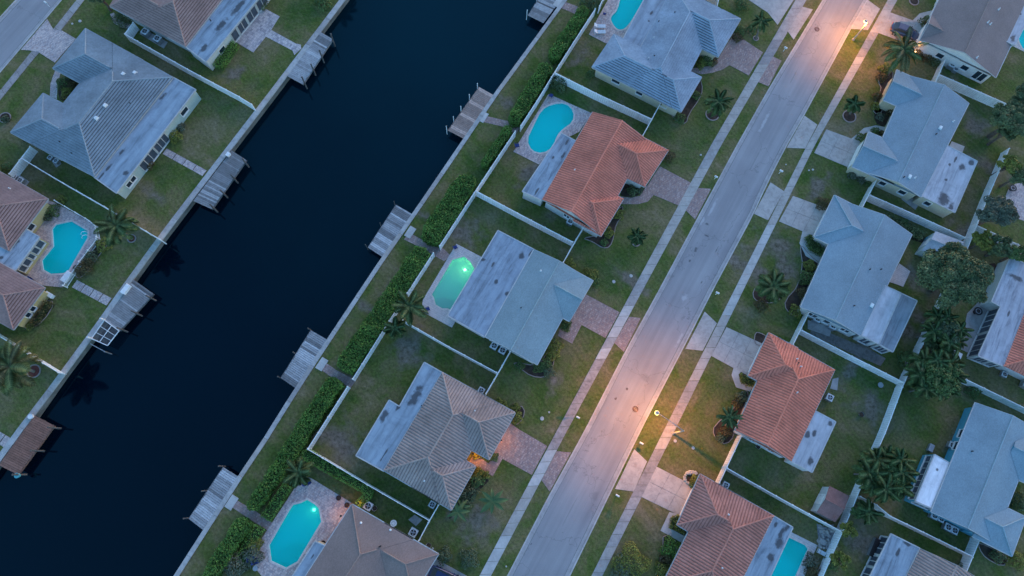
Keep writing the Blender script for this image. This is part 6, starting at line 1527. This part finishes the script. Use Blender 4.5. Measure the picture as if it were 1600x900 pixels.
palm('smaller dark palm below the leaning one at the fence corner', (617, 512), 19, None, 3.6, 14, (0, 0, 1), (.6, 1.4), .8)
palm('feathery palm at the top corner of the faceted pool', (466, 738), 23, None, 3.8, 16, (1, 1, 0), (.5, 1.2), .8)
palm('small crisp palm alone on the lawn below the terracotta house', (996, 369), 16, (995, 378), 2.6, 16, (0,), (.7, 1.5), .7)
palm('dark feathery palm on the lawn right of the blue grey tiled house', (1124, 158), 24, (1114, 178), 4.6, 20, (0, 0, 1), (.8, 1.8), .85)
palm('slim palm beside the upper brick drive on the west side', (1190, 32), 18, (1181, 60), 4.6, 14, (0, 1), (.7, 1.5), .7)
palm('tall palm overhanging the dark blue parked car', (1413, 76), 37, (1387, 117), 7.5, 18, (0, 1, 2), (.5, 1.5), .6)
palm('compact palm in a white ring on the upper east lawn', (1336, 162), 16, (1328, 178), 3.8, 16, (0, 1), (.8, 1.6), .9)
palm('feathery palm clump in an edged bed on the dry lawn', (1209, 447), 27, (1206, 462), 3.4, 26, (1, 1, 0), (.6, 1.5), .9)
palm('spiky palm in the bed left of the orange terracotta house', (1140, 652), 19, (1134, 664), 3.0, 16, (0, 1), (.4, 1.2), .55)
rc_ = random.Random(21)
def clump(where, c, r_px, n, base_h, seed):
    """a multi-stemmed thicket: short arching crowns at different heights over leafy undergrowth"""
    names = ('central', 'upper', 'lower', 'left', 'right', 'upper left', 'lower right', 'upper right', 'lower left')
    offs = [(0, 0), (0, -.62), (0, .62), (-.62, 0), (.62, 0), (-.5, -.5), (.5, .5), (.5, -.5), (-.5, .5)]
    for k in range(n):
        o = offs[k]; x, y = c[0] + o[0] * r_px + rc_.uniform(-3, 3), c[1] + o[1] * r_px + rc_.uniform(-3, 3)
        palm('%s crown of the bushy palm thicket %s' % (names[k], where), (x, y), rc_.uniform(.46, .62) * r_px, None, base_h + rc_.uniform(-.7, .5), 18, rc_.choice(((0, 0, 1), (0, 1), (0, 1, 2), (0,))), (.5, 1.7), rc_.uniform(.7, 1.0), seed + k, .10, group='palm thickets by the back fence')
clump('left of the right hand patio', (1482, 515), 34, 7, 4.2, 5)
clump('over the fence above the teal walled house', (1466, 585), 38, 9, 4.0, 50)
clump('beside the white porch roof', (1388, 740), 40, 9, 4.2, 90)
palm('small palm below the kinked fence', (1358, 800), 20, None, 2.6, 14, (0, 1), (.6, 1.5), .8)
# broad leaved star plant
def star_plant(label, px, r_px, n, h=1.6, seed=1):
    c = P(px[0], px[1], h); t = thing('banana_plant', label, 'banana plant', (c.x, c.y, 0)); L = r_px / 11; rnd = random.Random(seed)
    mb = MB(); mb.tube([(c.x, c.y, 0), (c.x, c.y, h)], [.13, .08], 8); mb.build('stem', WOOD, t)
    for k in range(n):
        v, f = [], []; m = 7
        for i in range(m + 1):
            s = i / m; w_ = L * .15 * math.sin(math.pi * min(1, s * .85 + .12)); x = L * s; z = L * (.35 * s - .45 * s * s)
            v += [(x, -w_, z + w_ * .3), (x, 0, z), (x, w_, z + w_ * .3)]
        for i in range(m): a = i * 3; f += [(a, a + 3, a + 4, a + 1), (a + 1, a + 4, a + 5, a + 2)]
        me = bpy.data.meshes.new('leaf'); me.from_pydata(v, [], f); me.materials.append(L_PALM[0]); me.update()
        o = link('leaf', me, t); o.location = (0, 0, h); o.rotation_euler = (0, rnd.uniform(-.1, .15), 2 * math.pi * k / n + rnd.uniform(-.12, .12)); o.scale = (rnd.uniform(.8, 1.1),) * 3
star_plant('star shaped broad leaved plant alone on the lawn below the taupe house', (770, 783), 22, 8)
star_plant('broad leaved plant beside the bed at the lower tip of the taupe house', (715, 800), 17, 7, 1.8, 5)
star_plant('second broad leaved plant just above the other by the taupe house bed', (722, 792), 14, 6, 1.5, 8)

# ------------------------------------------------------------------ broad leaved trees
def tree(label, px, r_px, h, kind, name='broadleaf_tree', dens=1.0, base=None, lobes=9, seed=3, size=.30, squash=.62, asp=.55, group=None):
    R = r_px / 10.8; zc = h - R * squash; c = P(px[0], px[1], zc + R * .2); rnd = random.Random(seed + int(px[0])); b = P(*base) if base else Vector((c.x, c.y, 0))
    t = thing(name, label, 'tree', (b.x, b.y, 0), group); mb = MB(); top = Vector((c.x, c.y, zc))
    mb.tube([b, b.lerp(top, .5) + Vector((.1, .05, 0)), top], [R * .085 + .08, R * .06 + .06, .07], 9)
    L = []
    for k in range(lobes):
        a = 2 * math.pi * k / lobes * 1.618 + rnd.random(); rr = R * math.sqrt((k + .4) / lobes) * .72; lr = R * rnd.uniform(.30, .44)
        q = Vector((c.x + math.cos(a) * rr, c.y + math.sin(a) * rr, zc + R * squash * (1 - (rr / R) ** 2) * .8 + rnd.uniform(-.2, .2) - lr * .4)); L.append((q, lr))
        mb.tube([b.lerp(top, rnd.uniform(.45, .8)), q.lerp(top, .35) - Vector((0, 0, .3)), q], [.12 + R * .01, .07, .03], 6)
    mb.build('trunk', WOOD, t); P_, N_ = [], []
    for q, lr in L:
        m_ = int(230 * lr * lr * dens + 60)
        for s in range(5):                                        # clusters inside the lobe
            dd = rng.normal(0, 1, 3); dd /= np.linalg.norm(dd); dd[2] = abs(dd[2]) * .8; cc = np.array(q) + dd * lr * .55; r2 = lr * rng.uniform(.38, .6)
            d = rng.normal(0, 1, (m_ // 3, 3)); d /= np.linalg.norm(d, axis=1)[:, None]; d[:, 2] = np.where(d[:, 2] < -.3, -d[:, 2], d[:, 2])
            rad = r2 * rng.uniform(.6, 1.08, len(d)) ; P_.append(cc + d * rad[:, None] * [1, 1, .75]); N_.append(d + [0, 0, .35])
    me = leaf_mesh('crown', np.vstack(P_), np.vstack(N_), size, (b.x, b.y, 0), asp=asp); me.materials.append(LEAFSET[kind]); link('crown', me, t); return t
tree('largest dark green tree, beside the back fence and the small grey shed', (1499, 432), 56, 8.0, 'dark', dens=2.4, lobes=22, size=.30, squash=.55)
tree('fluffy grey green tree right of the long back fence', (1561, 334), 33, 6.5, 'grey', dens=2.2, lobes=12, size=.34, asp=.3)
tree('dark tree clump at the right edge below the top right house', (1583, 188), 38, 6.5, 'dark', dens=2.2, lobes=14)
tree('dark tree at the right edge above the dark clump', (1600, 150), 24, 5.5, 'dark', dens=2.2)
tree('dark tree at the end of the white fence on the right', (1575, 205), 20, 5.0, 'dark', dens=2.2)
tree('rusty tipped tree behind the back fence by the right patio', (1578, 258), 20, 4.5, 'yellow', dens=1.8)
tree('dark green tree above the round fire table at the right edge', (1592, 275), 18, 4.5, 'dark', dens=2)
tree('small yellow green tree right of the small grey shed', (1536, 378), 20, 4.0, 'yellow', dens=2)
tree('dark bushy tree right of the small yellow green one', (1566, 388), 22, 4.2, 'dark', dens=2)
tree('dark bushy tree at the right edge above the streaked roof', (1592, 396), 18, 4.2, 'mid', dens=2)
tree('dark leafy tree filling under the palm clusters', (1470, 545), 22, 3.0, 'dark', dens=2)
tree('dark leafy tree at the foot of the areca clump', (1388, 745), 34, 4.8, 'mid', dens=1.3)
tree('small yellowish tree leaning on the back fence below the kinked fence', (1327, 828), 14, 3.2, 'yellow', dens=2, lobes=6)
tree('round bright green tree at the bottom edge right of the back fence', (1314, 877), 15, 3.4, 'yellow', dens=2.2, lobes=7)
tree('small tree under the kinked fence end', (1345, 800), 14, 2.6, 'mid', dens=2, lobes=6)
tree('yellow tinted shrub tree at the fence beside the grey house porch', (1424, 568), 14, 2.6, 'mid', dens=2, lobes=6)
tree('dark tree at the top edge beside the brown tiled roof', (155, -6), 18, 4, 'dark', dens=1.6)
tree('low leafy bush filling the thicket above the teal walled house', (1466, 588), 34, 4.9, 'mid', dens=1.4, lobes=12)
tree('low leafy bush filling the thicket beside the right patio', (1484, 518), 27, 4.9, 'olive', dens=1.3, lobes=10)
tree('tall bush closing the gap between thicket and long back fence', (1440, 602), 20, 3.0, 'mid', dens=1.8, lobes=7)
